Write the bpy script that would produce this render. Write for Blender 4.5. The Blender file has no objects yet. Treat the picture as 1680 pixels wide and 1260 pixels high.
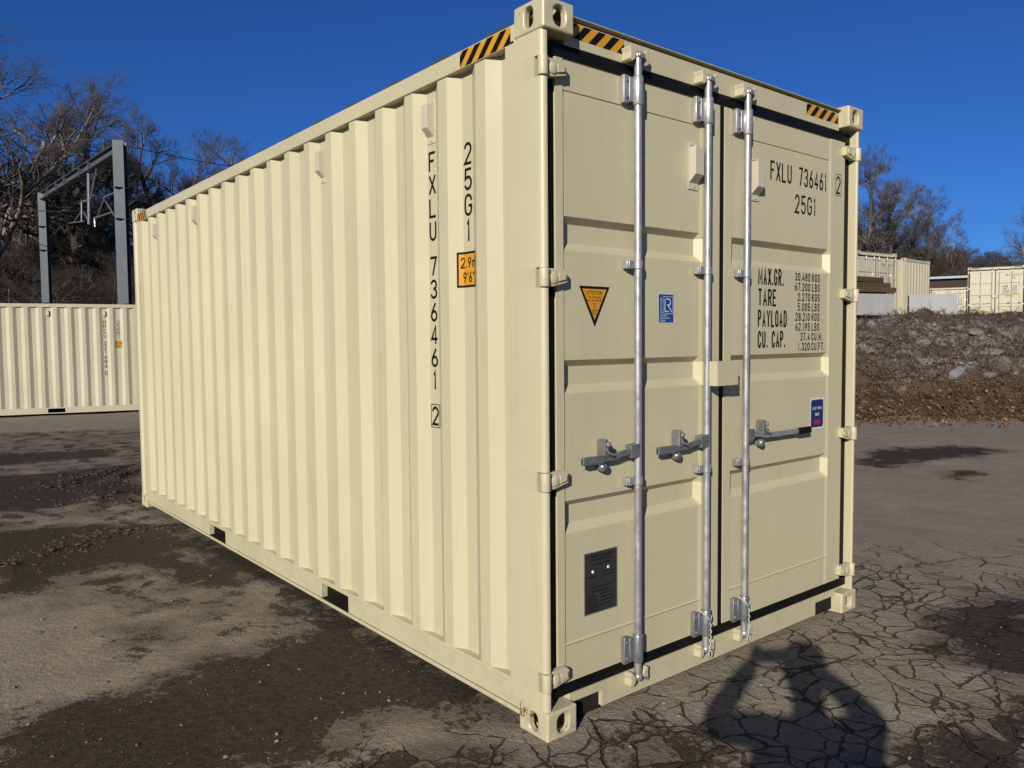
import bpy, bmesh, math, random
import numpy as np
from mathutils import Vector, Matrix

# ---------------------------------------------------------------- camera, sky, sun, exposure
sc = bpy.context.scene
COL = sc.collection
CAM = np.array([-2.0036, -2.2627, 1.5948])
CR = np.array([0.77595386, -0.63072933, -0.00872452])
CU = np.array([0.0412348, 0.03691783, 0.99846721])
CF = np.array([0.62944046, 0.77512424, -0.05465454])
FPX = 1286.7                       # focal length in pixels of a 1680 px wide frame
cam = bpy.data.cameras.new('camera'); cam_ob = bpy.data.objects.new('camera', cam); COL.objects.link(cam_ob)
cam.sensor_fit = 'HORIZONTAL'; cam.sensor_width = 36.0; cam.lens = FPX / 1680 * 36
cam.clip_start = 0.01; cam.clip_end = 3000
m = Matrix.Identity(4)
for i in range(3):
    m[i][0] = CR[i]; m[i][1] = CU[i]; m[i][2] = -CF[i]; m[i][3] = CAM[i]
cam_ob.matrix_world = m
sc.camera = cam_ob

SUN_AZ = math.radians(32.6)        # direction the light travels, from +x towards +y
SUN_EL = math.radians(21.0)
w = bpy.data.worlds.new('World'); sc.world = w; w.use_nodes = True
wn = w.node_tree.nodes; wl = w.node_tree.links
sky = wn.new('ShaderNodeTexSky'); sky.sky_type = 'NISHITA'; sky.sun_disc = False
sky.sun_elevation = SUN_EL
sx, sy = -math.cos(SUN_AZ), -math.sin(SUN_AZ)        # towards the sun
sky.sun_rotation = math.atan2(sx, sy)
sky.altitude = 1200; sky.air_density = 1.0; sky.dust_density = 0.0; sky.ozone_density = 5.0
tint = wn.new('ShaderNodeMix'); tint.data_type = 'RGBA'; tint.blend_type = 'MULTIPLY'; tint.inputs[0].default_value = 1.0
tint.inputs[7].default_value = (.265, .545, .985, 1)          # the deep polarised blue of a clear winter sky
wl.new(sky.outputs[0], tint.inputs[6])
wl.new(tint.outputs[2], wn['Background'].inputs['Color'])
wn['Background'].inputs['Strength'].default_value = 0.0606
sun = bpy.data.lights.new('sun', 'SUN'); sun.energy = 5.0; sun.angle = math.radians(0.53); sun.color = (1.0, 0.93, 0.82)
sun_ob = bpy.data.objects.new('sun', sun); COL.objects.link(sun_ob)
sd = Vector((math.cos(SUN_AZ) * math.cos(SUN_EL), math.sin(SUN_AZ) * math.cos(SUN_EL), -math.sin(SUN_EL)))
sun_ob.rotation_euler = sd.to_track_quat('-Z', 'Y').to_euler(); sun_ob.location = (-20, -15, 20)
sc.view_settings.view_transform = 'Standard'; sc.view_settings.look = 'None'
sc.view_settings.exposure = 0.4; sc.view_settings.gamma = 1.0
sc.cycles.use_denoising = True
sc.cycles.max_bounces = 6; sc.cycles.diffuse_bounces = 3; sc.cycles.glossy_bounces = 3

rng = random.Random(7); nrg = np.random.default_rng(11)

def ray(px, py): return CF + CR * (px - 840) / FPX + CU * (630 - py) / FPX
def ground_hit(px, py, z=0.0):
    d = ray(px, py); return CAM + d * ((z - CAM[2]) / d[2])
def at(px, Z):                      # a spot at depth Z in the direction of column px (height comes from the terrain)
    q = CAM + Z * (CF + CR * (px - 840) / FPX); return q[0], q[1]
def z_of(px, py, Z): return (CAM + Z * ray(px, py))[2]

# ---------------------------------------------------------------- object helpers
def tag(o, label=None, cat=None, group=None, kind=None):
    if label: o['label'] = label
    if cat: o['category'] = cat
    if group: o['group'] = group
    if kind: o['kind'] = kind
    return o
def empty(name, loc=(0, 0, 0), rz=0.0, **k):
    o = bpy.data.objects.new(name, None); COL.objects.link(o); o.location = loc; o.rotation_euler = (0, 0, rz)
    o.empty_display_size = 0.2
    return tag(o, **k)
def copy_tree(o, parent=None):
    c = o.copy(); COL.objects.link(c); c.parent = parent
    for ch in o.children: copy_tree(ch, c)
    return c

class MB:
    def __init__(s): s.v = []; s.f = []
    def add(s, vs, fs):
        b = len(s.v); s.v.extend([tuple(map(float, q)) for q in vs]); s.f.extend([tuple(b + i for i in q) for q in fs]); return s
    def box(s, a, b):
        (x0, y0, z0), (x1, y1, z1) = a, b
        return s.add([(x0,y0,z0),(x1,y0,z0),(x1,y1,z0),(x0,y1,z0),(x0,y0,z1),(x1,y0,z1),(x1,y1,z1),(x0,y1,z1)],
                     [(0,3,2,1),(4,5,6,7),(0,1,5,4),(1,2,6,5),(2,3,7,6),(3,0,4,7)])
    def prism(s, poly, axis, a, b):            # extrude a 2D polygon along axis; poly in the two other axes, in cyclic order
        n = len(poly); o = []
        for h in (a, b):
            for (p, q) in poly:
                o.append({0: (h, p, q), 1: (q, h, p), 2: (p, q, h)}[axis])
        area = sum(poly[i][0] * poly[(i + 1) % n][1] - poly[(i + 1) % n][0] * poly[i][1] for i in range(n))
        fs = [tuple(range(n - 1, -1, -1)), tuple(range(n, 2 * n))] + [(i, (i + 1) % n, n + (i + 1) % n, n + i) for i in range(n)]
        if (area < 0) != (b < a): fs = [tuple(reversed(q)) for q in fs]
        return s.add(o, fs)
    def tube(s, pts, rad, n=8, cap=True):
        P = [Vector(p) for p in pts]; R = rad if hasattr(rad, '__len__') else [rad] * len(P)
        ref = None; o = []; k = len(P)
        for i in range(k):
            t = (P[min(i + 1, k - 1)] - P[max(i - 1, 0)]).normalized()
            if ref is None: ref = Vector((0, 0, 1)) if abs(t.z) < .9 else Vector((1, 0, 0))
            a = t.cross(ref)
            if a.length < 1e-6: a = t.orthogonal()
            a.normalize(); b = t.cross(a); ref = a.cross(t) if False else -b
            for j in range(n):
                an = 2 * math.pi * j / n; o.append(P[i] + (a * math.cos(an) + b * math.sin(an)) * R[i])
        fs = [(i * n + j, i * n + (j + 1) % n, (i + 1) * n + (j + 1) % n, (i + 1) * n + j) for i in range(k - 1) for j in range(n)]
        if cap: fs += [tuple(range(n - 1, -1, -1)), tuple(range((k - 1) * n, k * n))]
        return s.add(o, fs)
    def lathe(s, c, prof, axis='z', n=14):      # profile (radius, height)
        pts = {'z': [(c[0], c[1], c[2] + h) for r, h in prof], 'y': [(c[0], c[1] + h, c[2]) for r, h in prof], 'x': [(c[0] + h, c[1], c[2]) for r, h in prof]}[axis]
        o = []; k = len(prof)
        for (r, h), p in zip(prof, pts):
            for j in range(n):
                a = 2 * math.pi * j / n; ca, sa = r * math.cos(a), r * math.sin(a)
                o.append({'z': (p[0] + ca, p[1] + sa, p[2]), 'y': (p[0] + sa, p[1], p[2] + ca), 'x': (p[0], p[1] + ca, p[2] + sa)}[axis])
        fs = [(i * n + j, i * n + (j + 1) % n, (i + 1) * n + (j + 1) % n, (i + 1) * n + j) for i in range(k - 1) for j in range(n)]
        fs += [tuple(range(n - 1, -1, -1)), tuple(range((k - 1) * n, k * n))]
        return s.add(o, fs)
    def build(s, name, mat, parent=None, bevel=0, smooth=None, **k):
        me = bpy.data.meshes.new(name); me.from_pydata(s.v, [], s.f)
        if smooth is not None:
            me.polygons.foreach_set('use_smooth', [True] * len(me.polygons)); me.set_sharp_from_angle(angle=math.radians(smooth))
        o = bpy.data.objects.new(name, me); COL.objects.link(o)
        if mat: me.materials.append(mat)
        if parent: o.parent = parent
        if bevel:
            b = o.modifiers.new('bevel', 'BEVEL'); b.width = bevel; b.segments = 2; b.limit_method = 'ANGLE'; b.angle_limit = math.radians(40); b.harden_normals = False
        return tag(o, **k)
def mesh_np(name, v, f, mat, parent=None, smooth=False, **k):
    me = bpy.data.meshes.new(name); v = np.asarray(v, np.float32); f = np.asarray(f, np.int32)
    me.vertices.add(len(v)); me.vertices.foreach_set('co', v.ravel())
    nf, kf = f.shape; me.loops.add(nf * kf); me.loops.foreach_set('vertex_index', f.ravel())
    me.polygons.add(nf); me.polygons.foreach_set('loop_start', np.arange(nf, dtype=np.int32) * kf)
    if smooth: me.polygons.foreach_set('use_smooth', np.ones(nf, bool))
    me.update(calc_edges=True)
    o = bpy.data.objects.new(name, me); COL.objects.link(o)
    if mat: me.materials.append(mat)
    if parent: o.parent = parent
    return tag(o, **k)

def vnoise(x, y, seed=0):
    r = np.random.default_rng(seed).random((257, 257)); xi = np.floor(x).astype(int); yi = np.floor(y).astype(int)
    fx = x - xi; fy = y - yi; fx = fx * fx * (3 - 2 * fx); fy = fy * fy * (3 - 2 * fy); g = lambda a, b: r[a % 257, b % 257]
    return (g(xi, yi) * (1 - fx) + g(xi + 1, yi) * fx) * (1 - fy) + (g(xi, yi + 1) * (1 - fx) + g(xi + 1, yi + 1) * fx) * fy
def fbm(x, y, seed=0, o=4):
    s = 0; a = .5; t = 0
    for i in range(o): s = s + a * vnoise(x * 2 ** i + 17.3 * i, y * 2 ** i + 9.1 * i, seed + i); t += a; a *= .5
    return s / t
def sstep(a, b, x):
    t = np.clip((x - a) / (b - a), 0, 1); return t * t * (3 - 2 * t)

# ---------------------------------------------------------------- materials
ALB = .57          # overall albedo of the place relative to the colours below
def dim(q): return tuple(c * ALB for c in q[:3]) + (1.0,)
class NT:
    def __init__(s, name):
        s.m = bpy.data.materials.new(name); s.m.use_nodes = True; s.t = s.m.node_tree; s.n = s.t.nodes; s.p = s.n['Principled BSDF']
        s.co = s.n.new('ShaderNodeTexCoord')
    def link(s, a, b): s.t.links.new(a, b)
    def val(s, inp, v):
        if hasattr(v, 'is_linked') or isinstance(v, bpy.types.NodeSocket): s.link(v, inp)
        else: inp.default_value = v
    def math(s, op, a, b=0.0, c=0.0, clamp=False):
        n = s.n.new('ShaderNodeMath'); n.operation = op; n.use_clamp = clamp
        for i, q in enumerate((a, b, c)): s.val(n.inputs[i], q)
        return n.outputs[0]
    def noise(s, scale, detail=4, vec=None, rough=.55, out='Fac'):
        n = s.n.new('ShaderNodeTexNoise'); n.inputs['Scale'].default_value = scale; n.inputs['Detail'].default_value = detail; n.inputs['Roughness'].default_value = rough
        s.link(vec or s.co.outputs['Object'], n.inputs['Vector']); return n.outputs[out]
    def voro(s, scale, feat='F1', vec=None, out='Distance', rand=1.0):
        n = s.n.new('ShaderNodeTexVoronoi'); n.feature = feat; n.inputs['Scale'].default_value = scale; n.inputs['Randomness'].default_value = rand
        s.link(vec or s.co.outputs['Object'], n.inputs['Vector']); return n.outputs[out]
    def ramp(s, x, a, b, lo=0.0, hi=1.0):
        n = s.n.new('ShaderNodeMapRange'); n.interpolation_type = 'SMOOTHSTEP'
        for k, q in (('Value', x), ('From Min', a), ('From Max', b), ('To Min', lo), ('To Max', hi)): s.val(n.inputs[k], q)
        return n.outputs[0]
    def mix(s, f, a, b):
        n = s.n.new('ShaderNodeMix'); n.data_type = 'RGBA'
        s.val(n.inputs[0], f)
        for i, q in ((6, a), (7, b)):
            if isinstance(q, tuple): q = dim(q)
            s.val(n.inputs[i], q)
        return n.outputs[2]
    def scale_vec(s, v, sc3):
        n = s.n.new('ShaderNodeMapping'); n.inputs['Scale'].default_value = sc3; s.link(v or s.co.outputs['Object'], n.inputs['Vector']); return n.outputs[0]
    def attr(s, name, out='Fac'):
        n = s.n.new('ShaderNodeAttribute'); n.attribute_name = name; return n.outputs[out]
    def bump(s, h, strength=.3, dist=.01):
        n = s.n.new('ShaderNodeBump'); n.inputs['Strength'].default_value = strength; n.inputs['Distance'].default_value = dist
        s.link(h, n.inputs['Height']); s.link(n.outputs[0], s.p.inputs['Normal'])
    def set(s, col=None, rough=None, metal=None, spec=None):
        if col is not None: s.val(s.p.inputs['Base Color'], dim(col) if isinstance(col, tuple) else col)
        if rough is not None: s.val(s.p.inputs['Roughness'], rough)
        if metal is not None: s.val(s.p.inputs['Metallic'], metal)
        if spec is not None: s.val(s.p.inputs['Specular IOR Level'], spec)
        return s.m
def plain(name, col, rough=.6, metal=0.0, var=.15, scale=8.0, spec=.4):
    t = NT(name); n = t.noise(scale, 5)
    d = tuple(c * (1 - var) for c in col); b = tuple(min(1, c * (1 + var)) for c in col)
    return t.set(t.mix(n, d, b), rough, metal, spec)
def m_paint(name, col, rust=0.0, dirt=.5):
    t = NT(name)
    big = t.noise(1.1, 2); streak = t.noise(3.0, 3, t.scale_vec(None, (6, 6, .35)))
    c = t.mix(t.ramp(big, .3, .7), tuple(q * .955 for q in col), col)
    c = t.mix(t.math('MULTIPLY', t.ramp(streak, .52, .75), .22 * dirt), c, (.42, .36, .24))
    spk = t.math('MULTIPLY', t.ramp(t.noise(55, 1), .74, .78), .35 * dirt)
    c = t.mix(spk, c, (.30, .24, .15))
    sep = t.n.new('ShaderNodeSeparateXYZ'); t.link(t.co.outputs['Object'], sep.inputs[0])
    spl = t.math('MULTIPLY', t.ramp(sep.outputs[2], .02, .42, 1, 0), t.ramp(t.noise(14, 3), .42, .70))
    c = t.mix(t.math('MULTIPLY', spl, .30 * dirt), c, (.30, .235, .15))
    scr = t.ramp(t.noise(4.2, 0, t.scale_vec(None, (26, 26, .55))), .845, .86)
    c = t.mix(t.math('MULTIPLY', scr, .4 * dirt), c, (.32, .27, .19))
    if rust > 0:
        rm = t.ramp(t.math('ADD', t.noise(9, 6, rough=.7), t.math('MULTIPLY', t.noise(45, 4), .25)), .80 - rust * .2, .86 - rust * .2)
        c = t.mix(rm, c, t.mix(t.noise(60, 3), (.10, .035, .014), (.36, .13, .04)))
    t.bump(t.math('ADD', t.math('MULTIPLY', t.noise(22, 1), .12), t.noise(2.6, 1, t.scale_vec(None, (1, 1, .6)))), .16, .03)
    return t.set(c, t.ramp(big, .3, .7, .36, .5), 0, .45)
CREAM = (.69, .628, .405)
M = {}
M['cream'] = m_paint('cream_paint', CREAM)
M['worn'] = m_paint('worn_cream_paint', CREAM, rust=.22, dirt=.8)
M['rusty'] = m_paint('chipped_cream_paint', CREAM, rust=.45, dirt=1.0)
M['tan'] = m_paint('pale_cream_paint', (.66, .605, .43))
M['vent'] = plain('vent_plastic', (.68, .62, .47), .5, 0, .05)
def m_galv(name, col, rough=.36):
    t = NT(name); sp = t.voro(70, 'F1', t.scale_vec(None, (1, 1, .6)), 'Color')
    g = t.math('ADD', t.math('MULTIPLY', t.noise(22, 5), .7), t.math('MULTIPLY', sp, .3))
    t.bump(t.noise(60, 4), .12, .002)
    return t.set(t.mix(g, tuple(q * .62 for q in col), tuple(min(1, q * 1.25) for q in col)), t.ramp(t.noise(14, 4), .35, .65, rough - .05, rough + .2), .62)
M['galv'] = m_galv('galvanised_steel', (.60, .60, .60), .36)
M['dullgalv'] = m_galv('dull_galvanised_steel', (.36, .37, .38), .38)
M['forged'] = m_galv('dark_forged_steel', (.34, .35, .36), .36)
M['rubber'] = plain('black_rubber', (.006, .006, .006), .55, 0, .3, 20, .15)
M['dark'] = plain('dark_steel_and_shade', (.030, .027, .024), .9, 0, .3, 8, .03)  # dark steel parts; also the painted shade in the sill cut-outs
M['ink'] = plain('black_decal_ink', (.008, .008, .008), .5, 0, .15, 8, .15)
M['amber'] = plain('amber_decal', (.78, .36, .018), .42, 0, .06)
M['blue'] = plain('blue_decal', (.012, .075, .30), .4, 0, .08)
M['navy'] = plain('navy_decal', (.012, .025, .16), .4, 0, .08)
M['white'] = plain('white_decal', (.78, .78, .76), .45, 0, .04)
M['red'] = plain('red_decal', (.55, .02, .03), .45)
M['plate'] = plain('etched_plate', (.06, .056, .056), .4, .3, .25, 30, .3)
M['cord'] = plain('white_cord', (.62, .62, .60), .6, 0, .2, 120)
M['concrete'] = None
def m_concrete():
    t = NT('pale_concrete'); st = t.noise(2.5, 6, t.scale_vec(None, (3, 3, .5)))
    t.bump(t.noise(30, 5), .4, .01)
    return t.set(t.mix(st, (.36, .36, .36), (.56, .56, .555)), .9, 0, .2)
M['concrete'] = m_concrete()
def m_wood(name, a, b, rough=.85):
    t = NT(name); t.bump(t.noise(20, 5, t.scale_vec(None, (1, 12, 12))), .5, .01)
    return t.set(t.mix(t.noise(6, 6, t.scale_vec(None, (1, 10, 10))), a, b), rough, 0, .2)
M['timber'] = m_wood('weathered_timber', (.05, .035, .022), (.15, .105, .065))
def m_bark(name, a, b):
    t = NT(name); t.bump(t.noise(14, 5, t.scale_vec(None, (1, 1, .25))), .6, .02)
    n = t.math('ADD', t.math('MULTIPLY', t.noise(.9, 3), .6), t.math('MULTIPLY', t.noise(9, 5, t.scale_vec(None, (1, 1, .3))), .4))
    return t.set(t.mix(t.ramp(n, .38, .62), a, b), .9, 0, .15)
M['bark'] = m_bark('grey_bark', (.075, .062, .050), (.40, .36, .30))
M['bark2'] = m_bark('brown_bark', (.065, .052, .042), (.25, .21, .165))
M['twig'] = plain('brown_twigs', (.140, .122, .106), .9, 0, .35, .6, .1)
M['twig2'] = plain('dark_twigs', (.098, .077, .060), .9, 0, .4, .5, .1)
M['steel'] = plain('weathered_gantry_steel', (.125, .142, .158), .6, .2, .25, 3, .2)

def m_ground():
    t = NT('cracked_asphalt'); co = t.co.outputs['Object']
    def warp(vec, scale, amt, detail):
        n = t.n.new('ShaderNodeTexNoise'); n.inputs['Scale'].default_value = scale; n.inputs['Detail'].default_value = detail; n.inputs['Roughness'].default_value = .6; t.link(vec, n.inputs['Vector'])
        q = t.n.new('ShaderNodeVectorMath'); q.operation = 'MULTIPLY_ADD'; t.link(n.outputs['Color'], q.inputs[0]); q.inputs[1].default_value = (amt, amt, 0); t.link(vec, q.inputs[2]); return q.outputs[0]
    wc = t.scale_vec(warp(warp(co, 1.3, .28, 1), 9.0, .075, 2), (1, 1, .0001))
    e1 = t.voro(2.1, 'DISTANCE_TO_EDGE', wc); e2 = t.voro(6.6, 'DISTANCE_TO_EDGE', wc); cell2 = t.voro(6.6, 'F1', wc, 'Color')
    n_lo = t.noise(.55, 3); n_mid = t.noise(3.2, 5, rough=.62); n_hi = t.noise(26, 3, rough=.65); grain = t.noise(170, 1, rough=.7); agg = t.voro(210, 'F1', None, 'Color'); speck = t.noise(75, 1)
    wet_a = t.attr('wet'); crk_a = t.attr('crack')
    # dry surface: grey brown asphalt, dust, worn aggregate
    c = t.mix(t.ramp(n_lo, .3, .7), (.425, .358, .262), (.485, .410, .298))
    c = t.mix(t.ramp(n_mid, .35, .7), c, (.360, .302, .224))
    c = t.mix(t.ramp(n_hi, .50, .72, 0, .55), c, (.235, .196, .146))
    g = t.math('ADD', t.math('MULTIPLY', grain, .5), t.math('MULTIPLY', agg, .5))
    c = t.mix(t.ramp(g, .2, .8, 0, .9), t.mix(.5, c, (.10, .084, .066)), t.mix(.42, c, (.60, .53, .42)))
    # damp mud: outline from the mask, edges broken into plates and grit
    wv = t.math('ADD', t.math('MULTIPLY', wet_a, 2.0), t.math('ADD', t.math('MULTIPLY', t.math('SUBTRACT', n_mid, .5), 1.9), t.math('MULTIPLY', t.math('SUBTRACT', n_lo, .5), .8)))
    fine = t.math('ADD', t.math('MULTIPLY', t.math('SUBTRACT', cell2, .5), 1.15), t.math('ADD', t.math('MULTIPLY', t.math('SUBTRACT', n_hi, .5), 1.6), t.math('MULTIPLY', t.math('SUBTRACT', speck, .5), .9)))
    wf = t.math('ADD', wv, fine); wm = t.ramp(wf, -.04, .30)
    mud = t.mix(t.ramp(n_hi, .3, .7), (.033, .0255, .0178), (.076, .0595, .042))
    mud = t.mix(t.ramp(g, .45, .85, 0, .38), mud, (.17, .14, .105))
    c = t.mix(t.ramp(wv, -.75, .25, 0, .62), c, t.mix(n_mid, (.085, .068, .050), (.145, .118, .088)))
    c = t.mix(t.math('MULTIPLY', wm, .93), c, mud)
    # cracks: a connected network of thin jagged lines, finer crazing in places
    br = t.ramp(n_mid, .30, .55)
    w1 = t.math('MULTIPLY', t.math('MULTIPLY', crk_a, t.math('ADD', .35, t.math('MULTIPLY', n_hi, .9))), t.math('MULTIPLY', br, .0102))
    k1 = t.ramp(t.math('SUBTRACT', e1, w1), -.004, .006, 1, 0); k1 = t.math('MULTIPLY', k1, t.ramp(w1, .002, .006))
    zone = t.math('MULTIPLY', t.ramp(t.math('ADD', n_lo, t.math('MULTIPLY', n_mid, .5)), .68, .84), t.ramp(crk_a, .3, .8))
    w2 = t.math('MULTIPLY', t.math('MULTIPLY', zone, t.math('ADD', .3, n_hi)), .034)
    k2 = t.ramp(t.math('SUBTRACT', e2, w2), -.008, .012, 1, 0); k2 = t.math('MULTIPLY', k2, t.ramp(w2, .004, .014))
    k = t.math('MAXIMUM', k1, k2)
    halo = t.math('MULTIPLY', t.ramp(e1, 0.0, .085, 1, 0), t.math('MULTIPLY', t.ramp(w1, .002, .012), t.ramp(n_hi, .42, .62)))
    c = t.mix(t.math('MULTIPLY', halo, .45), c, (.10, .082, .062))
    c = t.mix(t.math('MULTIPLY', k, .78), c, t.mix(n_hi, (.026, .020, .015), (.075, .060, .044)))
    h = t.math('ADD', t.math('MULTIPLY', k, -1.3), t.math('ADD', t.math('MULTIPLY', grain, .35), t.math('MULTIPLY', n_hi, .8)))
    t.bump(h, .85, .014)
    return t.set(c, t.ramp(wm, 0, 1, .95, .80), 0, .08)
M['ground'] = m_ground()
def m_bank():
    t = NT('leafy_rocky_bank'); n1 = t.noise(.8, 6, rough=.65); n2 = t.noise(4.5, 7, rough=.7); n3 = t.noise(30, 5, rough=.7); up = t.attr('up')
    dirt = t.mix(n2, (.060, .049, .039), (.215, .182, .145)); leaf = t.mix(t.voro(26, 'F1', None, 'Color'), (.085, .048, .028), (.175, .112, .066))
    rock = t.mix(n3, (.15, .14, .125), (.40, .375, .34))
    c = t.mix(t.ramp(t.math('ADD', t.math('SUBTRACT', n2, up), .42), .40, .62), dirt, leaf)
    c = t.mix(t.math('MULTIPLY', t.ramp(t.math('ADD', n1, t.math('MULTIPLY', up, .20)), .57, .67), t.ramp(n2, .45, .58)), c, rock)
    t.bump(t.math('ADD', n2, t.math('MULTIPLY', n3, .4)), .9, .08)
    return t.set(c, .95, 0, .1)
M['bank'] = m_bank()
def m_litter():
    t = NT('brown_leaf_litter'); n2 = t.noise(2.2, 7, rough=.7)
    t.bump(t.noise(6, 6), .8, .1)
    return t.set(t.mix(n2, (.030, .022, .015), (.105, .072, .045)), .95, 0, .1)
M['litter'] = m_litter()
def m_rock(name, a, b):
    t = NT(name); t.bump(t.noise(9, 7, rough=.7), .7, .03)
    return t.set(t.mix(t.ramp(t.noise(5, 6, rough=.7), .3, .7), a, b), .9, 0, .2)
M['rock'] = m_rock('grey_rock', (.15, .15, .15), (.34, .34, .345)); M['rock2'] = m_rock('pale_rock', (.14, .125, .105), (.36, .33, .285))
M['pebble'] = m_rock('pebble_stone', (.12, .10, .08), (.36, .31, .25)); M['stone'] = m_rock('bank_stone', (.13, .115, .098), (.36, .33, .29))
def m_leaf():
    t = NT('dead_leaves'); a = t.attr('tint')
    return t.set(t.mix(a, (.10, .050, .024), (.32, .195, .105)), .75, 0, .2)
M['leaf'] = m_leaf()
M['weed'] = plain('dry_weeds', (.10, .066, .042), .9, 0, .45, 3)

# ---------------------------------------------------------------- terrain
F0 = np.array([12.74, 5.23]); FT = np.array([.827, -.561]); FN = np.array([.561, .827])
def st_of(x, y):
    dx = np.asarray(x, float) - F0[0]; dy = np.asarray(y, float) - F0[1]
    t = dx * FT[0] + dy * FT[1]; s = dx * FN[0] + dy * FN[1]
    return s - np.maximum(0, -t) * .9, t
def terrain(x, y):
    s, t = st_of(x, y)
    h = 2.12 * sstep(0, 7.6, s) + .16 * np.maximum(0, s - 36) * sstep(62, 25, t)
    y = np.asarray(y, float); x = np.asarray(x, float)
    left = np.minimum(8, .21 * np.maximum(0, y - 38 + .25 * x)) * sstep(2, -6, s)
    return np.maximum(h, left) + .13 * np.exp(-((s - 8.6) / 1.1) ** 2)

def axis_pts(lo, hi, d, far):
    a = list(np.arange(lo, hi + 1e-6, d)); st = d
    up = [hi]; dn = [lo]
    while up[-1] < far: st *= 1.35; up.append(up[-1] + st)
    st = d
    while dn[-1] > -far: st *= 1.35; dn.append(dn[-1] - st)
    return np.array(dn[:0:-1] + a + up[1:])
gx = axis_pts(-8.0, 11.0, .06, 900); gy = axis_pts(-4.0, 18.0, .065, 900)
GX, GY = np.meshgrid(gx, gy); vx = GX.ravel(); vy = GY.ravel()
def poly_sd(poly, x, y):            # signed distance, positive inside
    P = np.array(poly); n = len(P); d2 = np.full(x.shape, 1e9); ins = np.zeros(x.shape, bool)
    for i in range(n):
        a = P[i]; b = P[(i + 1) % n]; e = b - a; wx = x - a[0]; wy = y - a[1]
        tt = np.clip((wx * e[0] + wy * e[1]) / (e @ e + 1e-12), 0, 1)
        d2 = np.minimum(d2, (wx - tt * e[0]) ** 2 + (wy - tt * e[1]) ** 2)
        c = ((a[1] > y) != (b[1] > y)) & (x < (b[0] - a[0]) * (y - a[1]) / (b[1] - a[1] + 1e-12) + a[0]); ins ^= c
    d = np.sqrt(d2); return np.where(ins, d, -d)
# outlines of the damp, muddy patches as seen in the photograph, laid on the ground plane
WET = [[(335,868),(420,905),(560,985),(700,1065),(842,1140),(845,1175),(800,1195),(640,1180),(560,1215),(430,1262),(300,1300),(60,1300),(-60,1210),(90,1160),(230,1120),(330,1075),(480,1040),(520,1005),(440,960),(330,915),(290,880)],
       [(-40,782),(60,776),(140,770),(232,758),(236,836),(150,820),(60,838),(-40,846)],
       [(-40,870),(60,862),(170,856),(300,862),(335,890),(280,925),(170,938),(90,965),(-40,985)],
       [(-40,742),(80,740),(180,735),(200,748),(90,756),(-40,768)],
       [(190,1030),(270,1015),(300,1040),(230,1060)], [(225,930),(330,905),(420,930),(380,960),(300,955)],
       [(1515,1048),(1560,1010),(1610,985),(1720,960),(1720,1135),(1640,1110),(1560,1085)],
       [(1480,1262),(1500,1215),(1560,1195),(1620,1180),(1720,1160),(1720,1330),(1470,1330)],
       [(1418,742),(1500,734),(1600,731),(1645,738),(1600,748),(1520,757),(1450,765),(1412,760)],
       [(1548,776),(1590,770),(1602,774),(1570,786)], [(1040,1215),(1150,1205),(1180,1240),(1150,1290),(1030,1290)], [(600,1262),(700,1225),(800,1230),(860,1262),(780,1300),(620,1300)]]
WETW = [[tuple(ground_hit(*q)[:2]) for q in p] for p in WET]
near = (np.abs(vx - 2) < 14) & (vy > -6) & (vy < 22)
wet = np.full(vx.shape, -.7)
for p in WETW:
    sdv = np.full(vx.shape, -.7); sdv[near] = np.clip(poly_sd(p, vx[near], vy[near]) * 1.7, -.7, .75); wet = np.maximum(wet, sdv)
DAMP = [tuple(ground_hit(*q)[:2]) for q in [(-60,715),(232,705),(238,842),(420,905),(580,1000),(500,1045),(330,1000),(160,985),(-60,1010)]]
sdv = np.full(vx.shape, -.7); sdv[near] = np.clip(poly_sd(DAMP, vx[near], vy[near]), -.7, .5) * .9; wet = np.maximum(wet, np.minimum(sdv, -.06))
CRK = [[(960,1160),(1100,1100),(1380,1010),(1410,900),(1720,890),(1720,1400),(900,1400),(600,1300),(640,1215),(840,1200)], [(150,1000),(520,1000),(560,1060),(300,1120),(100,1060)]]
crk = np.zeros(vx.shape)
for i, p in enumerate(CRK):
    q = [tuple(ground_hit(*a)[:2]) for a in p]; sdv = np.full(vx.shape, -9.); sdv[near] = poly_sd(q, vx[near], vy[near])
    crk = np.maximum(crk, sstep(-.5, .25, sdv) * (1.0 if i == 0 else .35))
crk = np.maximum(crk, .12)
# relief: gentle unevenness, tyre ridges of mud on the left
foot = np.maximum(np.maximum(-.1 - vx, vx - 2.54), np.maximum(-.1 - vy, vy - 6.16))
mk = sstep(.15, 1.4, foot) * np.where(near, 1, 0) * sstep(.35, 1.2, np.hypot(vx + 2.35, vy + 2.75))
vz = (fbm(vx * .9, vy * .9, 3, 4) - .5) * .05 * mk + (fbm(vx * 5, vy * 5, 5, 3) - .5) * .012 * sstep(.02, .4, foot) * np.where(near, 1, 0)
RIDGES = [[(-30,950),(60,912),(130,890),(185,876),(235,872),(300,868)], [(60,800),(110,793),(150,783),(195,768)], [(150,818),(190,812),(228,818)], [(190,786),(215,778),(236,765)]]
RW = [[ground_hit(*q)[:2] for q in r_] for r_ in RIDGES]
for r_, hgt in zip(RW, (.035, .04, .05, .07)):
    for a, b in zip(r_[:-1], r_[1:]):
        e = b - a; tt = np.clip(((vx - a[0]) * e[0] + (vy - a[1]) * e[1]) / (e @ e), 0, 1); d = np.hypot(vx - a[0] - tt * e[0], vy - a[1] - tt * e[1])
        vz = np.maximum(vz, (sstep(.16, 0, d) * hgt * (.35 + fbm(vx * 7, vy * 7, 21, 3))) * np.where(near, 1, 0) + vz * sstep(0, .16, d))
vz -= .003
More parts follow.
